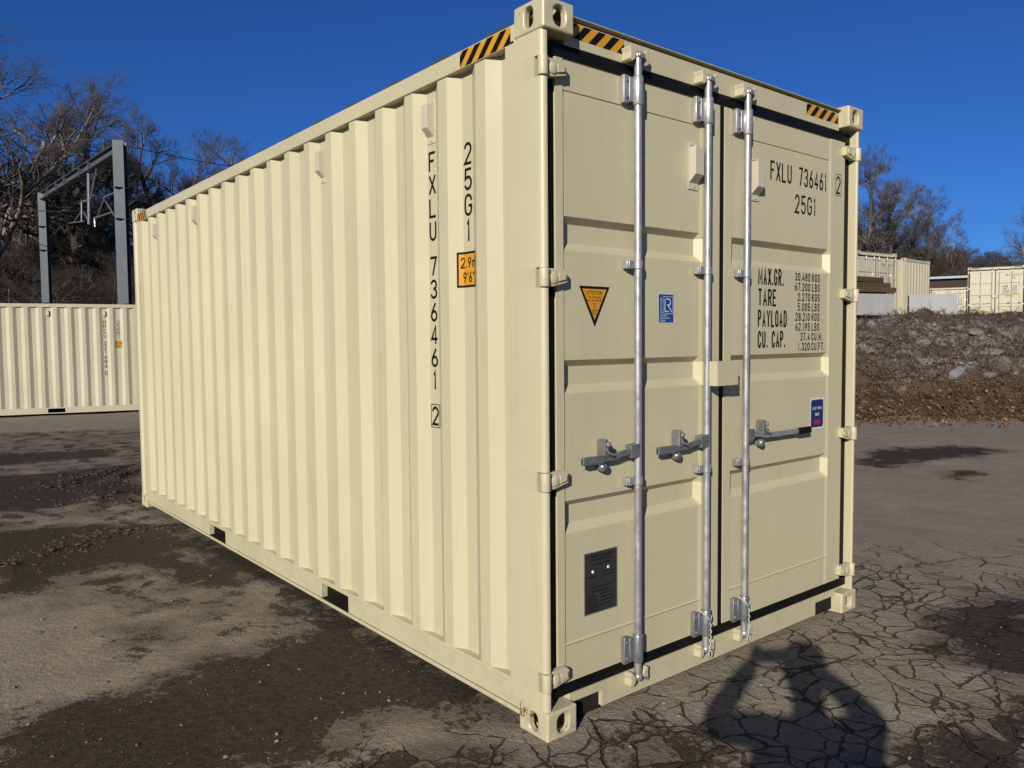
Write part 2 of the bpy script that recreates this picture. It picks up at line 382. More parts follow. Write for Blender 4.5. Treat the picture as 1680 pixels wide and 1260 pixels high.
nx_, ny_ = len(gx), len(gy); I = np.arange(nx_ * ny_).reshape(ny_, nx_)
gf = np.stack([I[:-1, :-1], I[:-1, 1:], I[1:, 1:], I[1:, :-1]], -1).reshape(-1, 4)
ground = mesh_np('ground', np.stack([vx, vy, vz], -1), gf, M['ground'], smooth=True, kind='structure', label='cracked damp grey brown asphalt of the container yard')
for nm, arr in (('wet', wet), ('crack', crk)):
    a = ground.data.attributes.new(nm, 'FLOAT', 'POINT'); a.data.foreach_set('value', arr.astype(np.float32))

# the bank on the right
bs = np.concatenate([np.arange(-.6, 9.5, .09), np.arange(9.6, 13, .4)]); bt = np.concatenate([np.arange(-12, -4, .5), np.arange(-4, 12, .09), np.arange(12.1, 40, .6)])
BT, BS = np.meshgrid(bt, bs); tt = BT.ravel(); ss = BS.ravel() + np.maximum(0, -tt) * .9
bx = F0[0] + FT[0] * tt + FN[0] * ss; by = F0[1] + FT[1] * tt + FN[1] * ss
s1 = BS.ravel(); am = sstep(-.2, 1.2, s1) * (1 - .75 * sstep(7.4, 8.6, s1))
bz = terrain(bx, by) + am * ((fbm(tt * .55, s1 * .55, 41, 3) - .5) * .55 + (fbm(tt * 2.3, s1 * 2.3, 45, 4) - .5) * .34 + np.abs(fbm(tt * 1.3 + s1 * .6, s1 * 1.6, 48, 3) - .5) * .5 - .06) - .03 * (1 - am) - .05 * sstep(.1, -.6, s1)
def bank_z(x, y):
    s_, t_ = st_of(x, y); i = np.argmin((tt - t_) ** 2 + (s1 - s_) ** 2); return float(bz[i])
I = np.arange(len(bx)).reshape(len(bs), len(bt)); bf = np.stack([I[:-1, :-1], I[:-1, 1:], I[1:, 1:], I[1:, :-1]], -1).reshape(-1, 4)
bank = mesh_np('bank', np.stack([bx, by, bz], -1), bf, M['bank'], smooth=True, kind='structure', label='rocky leaf covered bank rising to the upper yard')
a = bank.data.attributes.new('up', 'FLOAT', 'POINT'); a.data.foreach_set('value', np.clip(s1 / 7.5, 0, 1).astype(np.float32))
# far slopes and upper yard, a coarse sheet
hx = np.arange(-130, 190, 2.5); hy = np.arange(-60, 160, 2.5); HX, HY = np.meshgrid(hx, hy); HZ = terrain(HX, HY)
S_, T_ = st_of(HX, HY); HZ = HZ - .06 + (fbm(HX * .15, HY * .15, 71, 3) - .5) * np.where(HZ > 3, .8, .08)
keep = ((S_ > 11) | (HZ > .05) & (S_ < -3))
I = np.arange(HX.size).reshape(HX.shape); kq = keep[:-1, :-1] & keep[:-1, 1:] & keep[1:, 1:] & keep[1:, :-1]
hf = np.stack([I[:-1, :-1], I[:-1, 1:], I[1:, 1:], I[1:, :-1]], -1)[kq]
used, inv = np.unique(hf, return_inverse=True)
mesh_np('hillside', np.stack([HX.ravel(), HY.ravel(), HZ.ravel()], -1)[used], inv.reshape(-1, 4), M['litter'], smooth=True, kind='structure', label='brown wooded slopes and upper yard behind the containers')

# ---------------------------------------------------------------- stroke lettering
def arc(cx, cy, rx, ry, a0, a1, n=8):
    return [(cx + rx * math.cos(math.radians(a0 + (a1 - a0) * i / n)), cy + ry * math.sin(math.radians(a0 + (a1 - a0) * i / n))) for i in range(n + 1)]
_O = arc(.5, .7, .5, .3, 0, 180) + arc(.5, .3, .5, .3, 180, 360) + [(1, .7)]
G = {'0': [_O], 'O': [_O], 'Q': [_O, [(.6, .2), (1, 0)]],
 'C': [arc(.5, .7, .5, .3, 8, 180) + arc(.5, .3, .5, .3, 180, 352)], 'G': [arc(.5, .7, .5, .3, 8, 180) + arc(.5, .3, .5, .3, 180, 360) + [(1, .46), (.6, .46)]],
 'U': [[(0, 1)] + arc(.5, .3, .5, .3, 180, 360) + [(1, 1)]], 'J': [[(1, 1)] + arc(.5, .3, .5, .3, 360, 190)],
 'S': [arc(.5, .75, .47, .25, 15, 270) + arc(.5, .25, .5, .25, 90, -165)],
 '1': [[(.2, .84), (.55, 1), (.55, 0)]], '2': [arc(.5, .72, .5, .28, 165, -25) + [(0, 0), (1, 0)]],
 '3': [arc(.5, .76, .47, .24, 160, -90), arc(.5, .26, .5, .26, 90, -160)], '4': [[(.72, 0), (.72, 1), (0, .26), (1, .26)]],
 '5': [[(.95, 1), (.12, 1), (.06, .52)] + arc(.48, .31, .52, .31, 130, -155)], '6': [[(.72, 1), (.08, .45)] + arc(.5, .28, .5, .28, 145, 505)],
 '7': [[(0, 1), (1, 1), (.38, 0)]], '8': [arc(.5, .76, .44, .24, -90, 270), arc(.5, .26, .5, .26, 90, 450)], '9': [[(.28, 0), (.92, .55)] + arc(.5, .72, .5, .28, -35, 325)],
 'F': [[(0, 0), (0, 1), (1, 1)], [(0, .54), (.75, .54)]], 'E': [[(1, 1), (0, 1), (0, 0), (1, 0)], [(0, .52), (.8, .52)]], 'L': [[(0, 1), (0, 0), (1, 0)]], 'T': [[(0, 1), (1, 1)], [(.5, 1), (.5, 0)]],
 'X': [[(0, 1), (1, 0)], [(1, 1), (0, 0)]], 'I': [[(.5, 1), (.5, 0)]], 'H': [[(0, 1), (0, 0)], [(1, 1), (1, 0)], [(0, .52), (1, .52)]],
 'A': [[(0, 0), (.5, 1), (1, 0)], [(.18, .3), (.82, .3)]], 'M': [[(0, 0), (0, 1), (.5, .25), (1, 1), (1, 0)]], 'N': [[(0, 0), (0, 1), (1, 0), (1, 1)]], 'V': [[(0, 1), (.5, 0), (1, 1)]], 'W': [[(0, 1), (.25, 0), (.5, .7), (.75, 0), (1, 1)]],
 'P': [[(0, 0), (0, 1), (.55, 1)] + arc(.55, .75, .45, .25, 90, -90) + [(0, .5)]], 'R': [[(0, 0), (0, 1), (.55, 1)] + arc(.55, .75, .45, .25, 90, -90) + [(0, .5)], [(.5, .5), (1, 0)]],
 'B': [[(0, 0), (0, 1), (.5, 1)] + arc(.5, .76, .42, .24, 90, -90) + [(0, .52)], [(.5, .52)] + arc(.52, .26, .48, .26, 90, -90) + [(0, 0)]],
 'D': [[(0, 0), (0, 1), (.45, 1)] + arc(.45, .68, .55, .32, 90, 0) + arc(.45, .32, .55, .32, 0, -90) + [(0, 0)]], 'K': [[(0, 0), (0, 1)], [(1, 1), (0, .4)], [(.3, .58), (1, 0)]], 'Y': [[(0, 1), (.5, .48), (1, 1)], [(.5, .48), (.5, 0)]], 'Z': [[(0, 1), (1, 1), (0, 0), (1, 0)]],
 '.': [[(.42, .0), (.42, .09)]], ',': [[(.5, .08), (.3, -.12)]], "'": [[(.5, 1), (.5, .78)]], '"': [[(.25, 1), (.25, .78)], [(.75, 1), (.75, .78)]], 'm': [[(0, 0), (0, .66)], [(0, .5)] + arc(.25, .5, .25, .16, 180, 0) + [(.5, 0)], [(.5, .5)] + arc(.75, .5, .25, .16, 180, 0) + [(1, 0)]]}
NARROW = {'.': .32, ',': .32, "'": .3, '1': .62, 'I': .4, '"': .55}
def ribbon(mb, pts, th, fmap, k=0):
    P = [Vector(p) for p in pts]; closed = (P[0] - P[-1]).length < 1e-6 and len(P) > 3
    if closed: P = P[:-1]
    n = len(P); L = []; Rr = []
    for i in range(n):
        a = P[i] - P[i - 1] if (i > 0 or closed) else P[1] - P[0]; b = P[(i + 1) % n] - P[i] if (i < n - 1 or closed) else a
        if a.length < 1e-9: a = b
        if b.length < 1e-9: b = a
        na = Vector((-a.y, a.x)).normalized(); nb = Vector((-b.y, b.x)).normalized(); mt = (na + nb)
        mt = mt.normalized() if mt.length > 1e-6 else na
        s_ = th / 2 / max(.45, mt.dot(na)); L.append(P[i] + mt * s_); Rr.append(P[i] - mt * s_)
    if not closed:
        e0 = (P[0] - P[1]).normalized() * th * .25; e1 = (P[-1] - P[-2]).normalized() * th * .25
        L[0] += e0; Rr[0] += e0; L[-1] += e1; Rr[-1] += e1
    vs = [fmap(q.x, q.y, k) for q in L] + [fmap(q.x, q.y, k) for q in Rr]
    fs = [(i, (i + 1) % n, n + (i + 1) % n, n + i) for i in range(n if closed else n - 1)]
    mb.add(vs, fs)
def text_width(s_, cw, gap): return sum(cw * NARROW.get(c, 1.0) * (1.25 if c in 'Mm' else 1) if c != ' ' else cw * .7 for c in s_) + gap * (len(s_) - 1)
def text(mb, s_, u, v, h, cw, gap, th, fmap, align='l'):
    if align != 'l': u -= text_width(s_, cw, gap) * (.5 if align == 'c' else 1)
    k = 0
    for c in s_:
        if c == ' ': u += cw * .7 + gap; continue
        wd = cw * NARROW.get(c, 1.0) * (1.25 if c in 'Mm' else 1)
        for st in G[c]:
            k += 1; ribbon(mb, [(u + th / 2 + p[0] * (wd - th), v + th / 2 + p[1] * (h - th)) for p in st], th, fmap, k % 7)
        u += wd + gap
def on_y(y): return lambda u, v, k: (u, y - .00012 * k, v)          # facing -y; u runs along +x
def on_x(x, y0): return lambda u, v, k: (x - .00012 * k, y0 - u, v)   # facing -x; u runs along -y

# ---------------------------------------------------------------- container
W_ = 2.438
def stadium(cx, cy, w, h, n=8):
    r = min(w, h) / 2; p = []
    for k in range(n + 1):
        a = math.pi * k / n
        p.append((cx + r * math.cos(a), cy + (h / 2 - r) + r * math.sin(a)) if h >= w else (cx - (w / 2 - r) - r * math.sin(a), cy + r * math.cos(a)))
    for k in range(n + 1):
        a = math.pi * k / n
        p.append((cx - r * math.cos(a), cy - (h / 2 - r) - r * math.sin(a)) if h >= w else (cx + (w / 2 - r) + r * math.sin(a), cy - r * math.cos(a)))
    return p
_cast = {}
def casting_mesh(fx, fy, fz, mat):
    key = (fx, fy, fz, mat.name)
    if key in _cast: return _cast[key]
    SX, SY, SZ = .162, .178, .118
    bm = bmesh.new()
    def face(rect, hole, to3, nrm):
        (a0, b0, a1, b1) = rect
        outer = [bm.verts.new(to3(*q, 0)) for q in ((a0, b0), (a1, b0), (a1, b1), (a0, b1))]; edges = []
        for i in range(4): edges.append(bm.edges.new((outer[i], outer[(i + 1) % 4])))
        if hole:
            hv = [bm.verts.new(to3(*q, 0)) for q in hole]; hi = [bm.verts.new(to3(*q, .028)) for q in hole]; n = len(hv)
            for i in range(n): edges.append(bm.edges.new((hv[i], hv[(i + 1) % n])))
            for i in range(n): bm.faces.new((hv[i], hv[(i + 1) % n], hi[(i + 1) % n], hi[i]))
        bmesh.ops.triangle_fill(bm, edges=edges, use_beauty=True, use_dissolve=False)
    face((0, 0, SX, SZ), stadium(SX * .53, SZ * .5, .063, .081), lambda a, b, d: (a, d, b), None)          # door side
    face((0, 0, SX, SZ), None, lambda a, b, d: (a, SY - d, b), None)
    face((0, 0, SY, SZ), stadium(SY * .5, SZ * .5, .052, .081), lambda a, b, d: (d, a, b), None)            # outer side
    face((0, 0, SY, SZ), None, lambda a, b, d: (SX - d, a, b), None)
    face((0, 0, SX, SY), stadium(SX * .5, SY * .5, .0635, .124), lambda a, b, d: (a, b, d), None)           # bottom
    face((0, 0, SX, SY), None, lambda a, b, d: (a, b, SZ - d), None)
    bmesh.ops.remove_doubles(bm, verts=bm.verts, dist=1e-5); bmesh.ops.recalc_face_normals(bm, faces=bm.faces)
    for v in bm.verts:
        if fx: v.co.x = -v.co.x
        if fy: v.co.y = -v.co.y
        if fz: v.co.z = SZ - v.co.z
    if (fx + fy + fz) % 2: bmesh.ops.reverse_faces(bm, faces=bm.faces)
    me = bpy.data.meshes.new('corner_casting'); bm.to_mesh(me); bm.free(); me.materials.append(mat)
    _cast[key] = me; return me

def corr_profile(y0, L):              # x depth profile of a side wall: list of (y, x), outer plane .012, inner plane .048
    per = (L - .370 - .312) / round((L - .370 - .312) / .2835); k = 0; pts = [(.20, .048)]
    while True:
        b = .312 + per * k
        if b + .07 > L - .30: break
        pts += [(b, .048), (b + .068, .012)]
        if b + .068 + .070 + .068 > L - .28: break
        pts += [(b + .138, .012), (b + .206, .048)]; k += 1
    pts.append((L - .20, pts[-1][1])); return pts, per
def extrude_profile(mb, prof, z0, z1, fx):     # a sheet with a little thickness, outward -x
    n = len(prof); vs = []
    for z in (z0, z1): vs += [(fx(x), y, z) for y, x in prof]
    fs = [(i, n + i, n + i + 1, i + 1) for i in range(n - 1)]
    if fx(1) < fx(0): fs = [tuple(reversed(q)) for q in fs]
    mb.add(vs, fs)

def door_leaf(root, x0, x1, zb, zt, rods, lay, mat, full, hinge_x, sgn):
    # pressed leaf as a relief: frame proud, panel slightly back, three horizontal troughs
    fl = .040 if sgn < 0 else .058; fr = .130 if sgn < 0 else .145
    a, b = (x0 + fl, x1 - fr) if sgn < 0 else (x0 + fl, x1 - fr)
    mids = [zb + (zt - zb) * q for q in (.754, .525, .297)]
    xs = [x0, a, a + .004, b - .004 if False else b - .022, b, x1]; zs = [(zt, 0), (zt - .118, 0), (zt - .121, .15), (zt - .127, .15), (zt - .130, .02)]
    for zc in mids: zs += [(zc + .006, .02), (zc - .020, 1), (zc - .096, 1), (zc - .130, .02)]
    zs += [(zb + .164, .02), (zb + .158, -.14), (zb + .150, .0), (zb, 0)]
    wts = [0, 0, 1, 1, 0, 0]; mb = MB(); D0 = .050
    dep = lambda wt, tz: D0 + wt * (.004 + .032 * tz)
    ny = len(zs); nx = len(xs)
    vs = [(x, dep(wt, tz), z) for z, tz in zs for x, wt in zip(xs, wts)]
    fs = [(j * nx + i, (j + 1) * nx + i, (j + 1) * nx + i + 1, j * nx + i + 1) for j in range(ny - 1) for i in range(nx - 1)]
    mb.add(vs, fs)
    mb.add([(x0, D0, zb), (x1, D0, zb), (x1, D0, zt), (x0, D0, zt), (x0, .10, zb), (x1, .10, zb), (x1, .10, zt), (x0, .10, zt)], [(0, 4, 5, 1), (1, 5, 6, 2), (2, 6, 7, 3), (3, 7, 4, 0), (4, 7, 6, 5)])
    d = mb.build('door', mat, root)
    if full:
        g = MB(); g.box((x0 - .010, .046, zb + .012), (x0 - .0005, .062, zt)) if False else None
    # rods with brackets, guides, cams
    for (rx, hdir, hend, cord) in rods:
        ry = .0205; rr = .0168
        MB().lathe((rx, ry, lay['sill'] - .02), [(rr, 0), (rr, lay['hdr'] + .02 - lay['sill'] + .02)], n=16).build('lock_rod', M['galv'], d, smooth=40)
        for (z0, z1, up) in ((zt - .118, zt + .006, 1), (zb - .012, zb + .116, 0)):
            br = MB(); br.lathe((rx, ry, z0), [(.0205, 0), (.0235, .006), (.0235, z1 - z0 - .006), (.0205, z1 - z0)], n=16)
            br.box((rx - .050, .022, z0 + .01), (rx - .012, .028, z1 - .01)); br.box((rx - .078, .028, z0 + .004), (rx - .045, .0495, z1 - .004))
            br.build('rod_bracket', M['galv'] if up else M['dullgalv'], d, bevel=.003 if full else 0, smooth=40)
            if full:
                for q in (.22, .78): bo = MB(); bo.lathe((rx - .062, .028, z0 + (z1 - z0) * q), [(.007, 0), (.007, -.005), (.004, -.007)], 'y', 8); bo.build('bolt', M['dullgalv'], d)
            cm = MB(); zc = (lay['hdr'] + .030) if up else (lay['sill'] - .026); q = 1 if up else -1
            cm.lathe((rx, ry, zc - .012), [(.017, 0), (.021, .006), (.021, .018), (.017, .024)], n=12)
            cm.prism([(ry - .022, zc - .012), (ry - .026, zc + q * .004), (ry - .006, zc + q * .022), (ry + .008, zc + q * .012)], 0, rx - .016, rx + .020)
            cm.build('cam', M['galv'], d, bevel=.003 if full else 0, smooth=40)
        for z in (1.915 + lay['dz'], .985) if full else (1.5,):
            gd = MB(); gd.lathe((rx, ry, z - .017), [(.0215, 0), (.0215, .034)], n=14); gd.box((rx - .058, .017, z - .017), (rx - .010, .023, z + .017)); gd.box((rx - .066, .023, z - .017), (rx - .040, .0495, z + .017))
            gd.build('rod_guide', M['galv'], d, bevel=.002 if full else 0, smooth=40)
        # handle
        hz = lay['handle']; hb = MB(); hb.box((rx - .030, ry - .034, hz - .034), (rx + .030, ry + .006, hz + .030)) if False else None
        hb.prism([(rx - .002 * hdir, hz - .030), (rx + .055 * hdir, hz - .030), (rx + .060 * hdir, hz - .022), (rx + .060 * hdir, hz + .024), (rx + .052 * hdir, hz + .032), (rx - .002 * hdir, hz + .032)][::hdir] if False else
                 [(hz - .030, rx), (hz - .030, rx + .056 * hdir), (hz + .026, rx + .060 * hdir), (hz + .032, rx)], 1, .004, .044)
        hb.build('handle_hub', M['forged'], d, bevel=.004 if full else 0)
        bar = MB(); P_ = [(rx + .03 * hdir, hz + .002), (rx + .11 * hdir, hz - .004), (rx + .16 * hdir, hz - .014), (hend, hz - .016)]
        top = [(z + .013, x) for x, z in P_]; bot = [(z - .013, x) for x, z in P_]
        bar.prism(top + bot[::-1], 1, .006, .016)
        bar.build('handle', M['forged'] if hdir < 0 else M['galv'], d, bevel=.002 if full else 0)
        gp = MB(); gp.box((min(hend, hend - .125 * hdir), .001, hz - .033), (max(hend, hend - .125 * hdir), .019, hz + .001)); gp.build('handle_grip', M['rubber'] if hdir > 0 else M['forged'], d, bevel=.004 if full else 0)
        if full:
            cx_ = rx + (.21 if hdir < 0 else .145) * hdir
            rt = MB(); rt.prism([(hz - .012, cx_ - .014), (hz - .012, cx_ + .022), (hz + .018, cx_ + .014), (hz + .056, cx_ + .011), (hz + .066, cx_ + .004), (hz + .066, cx_ - .006), (hz + .056, cx_ - .013)], 1, .002, .050)
            rt.build('handle_catch', M['forged'], d, bevel=.005)
            sl = MB(); sl.tube([(cx_ - .016, -.010, hz + .030), (cx_ - .008, -.014, hz + .012), (cx_ + .012, -.016, hz + .004), (cx_ + .026, -.012, hz - .002)], .0045, 6); sl.build('catch_lever', M['galv'], d, smooth=60)
            kn = MB(); kn.lathe((cx_ - .002, .045, hz - .052), [(.020, 0), (.021, -.022), (.017, -.032), (.008, -.036)], 'y', 12); kn.build('catch_rivet', M['dullgalv'], d, smooth=50)
            for z in (hz + .046,):
                bt_ = MB(); bt_.lathe((cx_ - .001, -.006, z), [(.012, 0), (.011, -.006), (.005, -.009)], 'y', 10); bt_.build('bolt', M['galv'], d, smooth=50)
            if cord:
                cz = zb + .116; pts = []
                c1 = MB(); c1.tube([(rx - .034, .028, cz - .002), (rx - .016, -.002, cz - .030), (rx + .004, -.006, cz - .052), (rx + .022, .004, cz - .040), (rx + .028, .020, cz - .018)], .0032, 5)
                for k in range(34):
                    a_ = k * .9; pts.append((rx + .004 + .0032 * math.cos(a_) + .004 * math.sin(k * .11), -.003 + .0032 * math.sin(a_), cz - .050 - k * .0042))
                c1.tube(pts, .0034, 5); ez = cz - .050 - 34 * .0042
                c1.tube([(rx + .004, -.003, ez), (rx + .016, -.006, ez - .014), (rx + .012, -.004, ez - .036), (rx - .002, -.004, ez - .036), (rx - .006, -.002, ez - .012), (rx + .002, -.003, ez)], .0032, 5)
                c1.build('seal_cord', M['cord'], d, smooth=80)
    # hinges
    for hz_ in lay['hinges']:
        h = MB(); x_k = hinge_x; dr = 1 if sgn < 0 else -1
        ed = x0 + .036 if sgn < 0 else x1 - .036
        if full: h.lathe((x_k, .024, hz_ - .037), [(.0195, 0), (.0205, .003), (.0205, .071), (.0195, .074)], n=18)
        lo, hi = hz_ - .036, hz_ + .036
        pl = [(lo + .002, x_k), (lo + .002, x_k + .045 * dr), (lo + .020, ed), (hi - .012, ed), (hi, ed - .014 * dr), (hi, x_k)]
        h.prism(pl, 1, .022, .052)
        if full:
            pl2 = [(lo + .022, x_k + .070 * dr), (lo + .030, ed - .012 * dr), (hi - .018, ed - .012 * dr), (hi - .018, x_k + .070 * dr)]
            h.prism(pl2, 1, .015, .022)
            h.lathe((x_k + .050 * dr, .022, hz_), [(.024, 0), (.024, -.004), (.012, -.009)], 'y', 14)
        h.build('hinge', mat, d, bevel=.003 if full else 0, smooth=40)
    return d

def stripes(mb_y, mb_k, u0, u1, v0, v1, fmap, n=4, slant=.055):
    # amber ground with slanted black bars, clipped to the strip
    mb_y.add([fmap(u0, v0, 0), fmap(u1, v0, 0), fmap(u1, v1, 0), fmap(u0, v1, 0)], [(0, 1, 2, 3)])
    p = (u1 - u0) / n
    for i in range(-1, n + 1):
        a = u0 + p * (i + .45)
        q = [(a, v0), (a + p * .5, v0), (a + p * .5 + slant, v1), (a + slant, v1)]
        def clip(poly, lim, keep_gt):
            out = []
            for j in range(len(poly)):
                A, B = poly[j], poly[(j + 1) % len(poly)]; ia = (A[0] >= lim) == keep_gt; ib = (B[0] >= lim) == keep_gt
                if ia: out.append(A)
                if ia != ib:
                    t_ = (lim - A[0]) / (B[0] - A[0]); out.append((lim, A[1] + t_ * (B[1] - A[1])))
            return out
        q = clip(q, u0, True); q = clip(q, u1, False) if q else q
        if len(q) > 2: mb_k.add([fmap(x, y, 6) for x, y in q], [tuple(range(len(q)))])

def vent(parent, fm, h=.20, wd=.062):           # fm(u, v, d): u across, v up, d outwards
    b = MB(); hw = wd / 2; D = .042
    def pr(poly, a, c):
        n = len(poly); vs = [fm(a, v, d) for v, d in poly] + [fm(c, v, d) for v, d in poly]
        b.add(vs, [tuple(range(n)), tuple(range(2 * n - 1, n - 1, -1))] + [(i, n + i, n + (i + 1) % n, (i + 1) % n) for i in range(n)])
    pr([(-h / 2, 0), (-h / 2, .004), (h / 2, .004), (h / 2, 0)], -hw, hw)
    pr([(-h / 2 + .03, .004), (-h / 2 + .065, D), (h / 2 - .028, D), (h / 2 - .022, .004)], -hw + .006, hw - .006)
    for (u, v) in ((-hw * .5, h / 2 - .011), (hw * .5, h / 2 - .011), (0, -h / 2 + .014)):
        pr([(v - .005, .004), (v - .005, .009), (v + .005, .009), (v + .005, .004)], u - .005, u + .005)
    return b.build('vent', M['vent'], parent, bevel=.002)

def container(name, L, H, loc, rz, code, typ, mat, full, label, cat='container', group=None, weights=None, amber=False, yel=None, orange=False, owner_right=True):
    root = empty(name, loc, rz, label=label, cat=cat, group=group)
    lay = dict(hdr=H - .134, sill=.140, dz=H - 2.896, handle=1.118, hinges=[1.04, .235, 1.84 + (H - 2.896) * .6, 2.643 + (H - 2.896)])
    # castings
    for fx in (0, 1):
        for fy in (0, 1):
            for fz in (0, 1):
                mt = mat
                if full: mt = M['rusty'] if (fx, fy, fz) == (0, 0, 0) else (M['worn'])
                o = bpy.data.objects.new('corner_casting', casting_mesh(fx, fy, fz, mt)); COL.objects.link(o); o.parent = root
                o.location = (W_ if fx else 0, L if fy else 0, H - .118 if fz else 0)
                if full:
                    bv = o.modifiers.new('bevel', 'BEVEL'); bv.width = .009; bv.segments = 3; bv.limit_method = 'ANGLE'; bv.angle_limit = math.radians(50)
    # posts at the door end, notched for the hinges
    PA = [(.004, .235), (.004, .036), (.006, .026), (.013, .017), (.022, .013), (.031, .014), (.036, .020), (.036, .074), (.095, .074), (.095, .235)]
    PN = [(.004, .235), (.004, .058), (.036, .058), (.036, .075), (.095, .075), (.095, .235)]
    zz = [.118]
    for h in sorted(lay['hinges']): zz += [h - .039, h + .039]
    zz.append(H - .118)
    for fx in (0, 1):
        g = (lambda x: W_ - x) if fx else (lambda x: x); mb = MB()
        for i in range(len(zz) - 1):
            pf = PN if i % 2 else PA; mb.prism([(g(x), y) for x, y in pf], 2, zz[i], zz[i + 1])
        mb.build('corner_post', mat, root, smooth=35)
        mb = MB(); mb.prism([(g(.004), L - .010), (g(.004), L - .060), (g(.020), L - .075), (g(.020), L - .150), (g(.004), L - .160), (g(.004), L - .225), (g(.09), L - .225), (g(.09), L - .010)], 2, .118, H - .118)
        mb.build('corner_post', mat, root, smooth=35)
        # rails
        pk = [(1.698, 2.040), (3.690, 4.062)] if L < 7 else [(4.6, 4.95), (7.2, 7.55)]
        mb = MB(); e = [(.178, 0)] ; ys = [.178] + [q for p in pk for q in p] + [L - .178]
        for i in range(0, len(ys), 2):
            mb.box((min(g(.010), g(.052)), ys[i], .0741), (max(g(.010), g(.052)), ys[i + 1], .166))
        mb.box((min(g(.009), g(.053)), .1785, .166), (max(g(.009), g(.053)), L - .1785, .190)); mb.box((min(g(.001), g(.012)), .179, .056), (max(g(.001), g(.012)), L - .179, .074))
        rail = mb.build('bottom_rail', mat, root, bevel=.003 if full else 0)
        mb = MB(); mb.box((min(g(.004), g(.062)), .1782, H - .131), (max(g(.004), g(.062)), L - .1782, H - .054))
        trl = mb.build('top_rail', mat, root, bevel=.004 if full else 0)
        if amber and fx == 0:
            a_, k_ = MB(), MB(); stripes(a_, k_, 0, .345, H - .127, H - .060, lambda u, v, k: (.0032 - .0001 * k, .545 - u, v), 4, .07)
            a_.build('warning_stripe', M['amber'], trl); k_.build('warning_bars', M['ink'], trl)
            a_, k_ = MB(), MB(); stripes(a_, k_, 0, .32, H - .127, H - .060, lambda u, v, k: (.0032 - .0001 * k, L - .185 - u, v), 4, .07)
            a_.build('warning_stripe', M['amber'], trl); k_.build('warning_bars', M['ink'], trl)
        # side wall
        prof, per = corr_profile(0, L); mb = MB(); extrude_profile(mb, prof, .180, H - .120, g)
        # the ledges the ribs leave on the rail
        wall = mb.build('side_wall', mat, root)
        if fx == 0 and full is not None:
            for k in ((2, 6, 14, 18) if L < 7 else (2, 12, 24, 38)):
                yc = .312 + per * k - .0385
                vent(wall, lambda u, v, d, yc=yc: (.048 - d, yc - u, H - .283 + v))
            lt = MB(); z = H - .418; yc = .312 + per * 2 - .0385; fm = on_x(.0474, yc); hh = .092
            for ch in code[0]:
                if ch != ' ': text(lt, ch, 0, z - hh, hh, .058, 0, .0125, fm, 'c'); z -= hh + .0150
                else: z -= .056; lt.build('owner_lettering', M['ink'], wall); lt = MB()
            z -= .062; lt.build('number_lettering', M['ink'], wall); lt = MB()
            text(lt, code[1], 0, z - hh, hh, .058, 0, .0125, fm, 'c')
            if full:
                bx = .036; ribbon(lt, [(-bx, z - hh - .008), (bx, z - hh - .008), (bx, z + .008), (-bx, z + .008), (-bx, z - hh - .008)], .004, fm, 5)
            lt.build('check_digit', M['ink'], wall); lt = MB()
            yc2 = .312 + per - .0385; z = H - .430; fm2 = on_x(.0474, yc2)
            for ch in typ: text(lt, ch, 0, z - .098, .098, .058, 0, .0125, fm2, 'c'); z -= .1115
            lt.build('type_lettering', M['ink'], wall)
            if yel:
                yb = .312 + per; zt_ = H - .905; zb_ = H - 1.062
                def fold(u, v, k):          # u from the far edge, over the slope, then the flat of the rib
                    o_ = .0006 + .00014 * k
                    if u < .040:
                        q = (.040 - u) / .077; return (.048 - .036 * q - o_ * .88, yb + .068 * q - o_ * .47, v)
                    if u < .1155: return (.048 - o_, yb - (u - .040), v)
                    q = (u - .1155) / .077; return (.048 - .036 * q - o_ * .88, yb - .0755 - .068 * q, v)
                def sheet(mbx, us, z0, z1, k):
                    for a_, b_ in zip(us[:-1], us[1:]): mbx.add([fold(a_, z0, k), fold(b_, z0, k), fold(b_, z1, k), fold(a_, z1, k)], [(0, 1, 2, 3)])
                s1_, s2_, s3_ = MB(), MB(), MB()
                sheet(s1_, [.004, .012, .040, .1155, .150], zb_, zt_, 0); sheet(s2_, [.014, .040, .1155, .140], zb_ + .010, zt_ - .010, 1)
                text(s3_, yel[0], .024, zt_ - .072, .048, .026, .006, .0065, lambda u, v, k: fold(u, v, 2 + k % 2)); text(s3_, yel[1], .036, zb_ + .020, .048, .024, .005, .0065, lambda u, v, k: fold(u, v, 2 + k % 2))
                s1_.build('height_sticker_border', M['ink'], wall); s2_.build('height_sticker', M['amber'], wall); s3_.build('height_sticker_lettering', M['ink'], wall)
    # front end wall with ribs
    mb = MB(); n = 8; per_e = (W_ - .2) / n; pr_ = [(.09, L - .05)]
    for i in range(n):
        b = .10 + per_e * i; pr_ += [(b + .02, L - .05), (b + .085, L - .012), (b + .165, L - .012), (b + .23, L - .05)]
    pr_.append((W_ - .09, L - .05)); nn = len(pr_)
    mb.add([(x, y, z) for z in (.16, H - .11) for x, y in pr_], [(i + 1, nn + i + 1, nn + i, i) for i in range(nn - 1)])
    mb.box((.162, L - .07, .012), (W_ - .162, L - .006, .165)); mb.box((.162, L - .07, H - .115), (W_ - .162, L - .006, H - .02))
    mb.build('end_wall', mat, root)
    # roof with low ribs, floor
    mb = MB(); ys = np.arange(.06, L - .05, .1045); pts = [(y, H - .050 + (.020 if (i // 2) % 2 else 0)) for i, y in enumerate(ys)]; nn = len(pts)
    mb.add([(x, y, z) for x in (.03, W_ - .03) for y, z in pts], [(i, nn + i, nn + i + 1, i + 1) for i in range(nn - 1)]); mb.build('roof', mat, root)
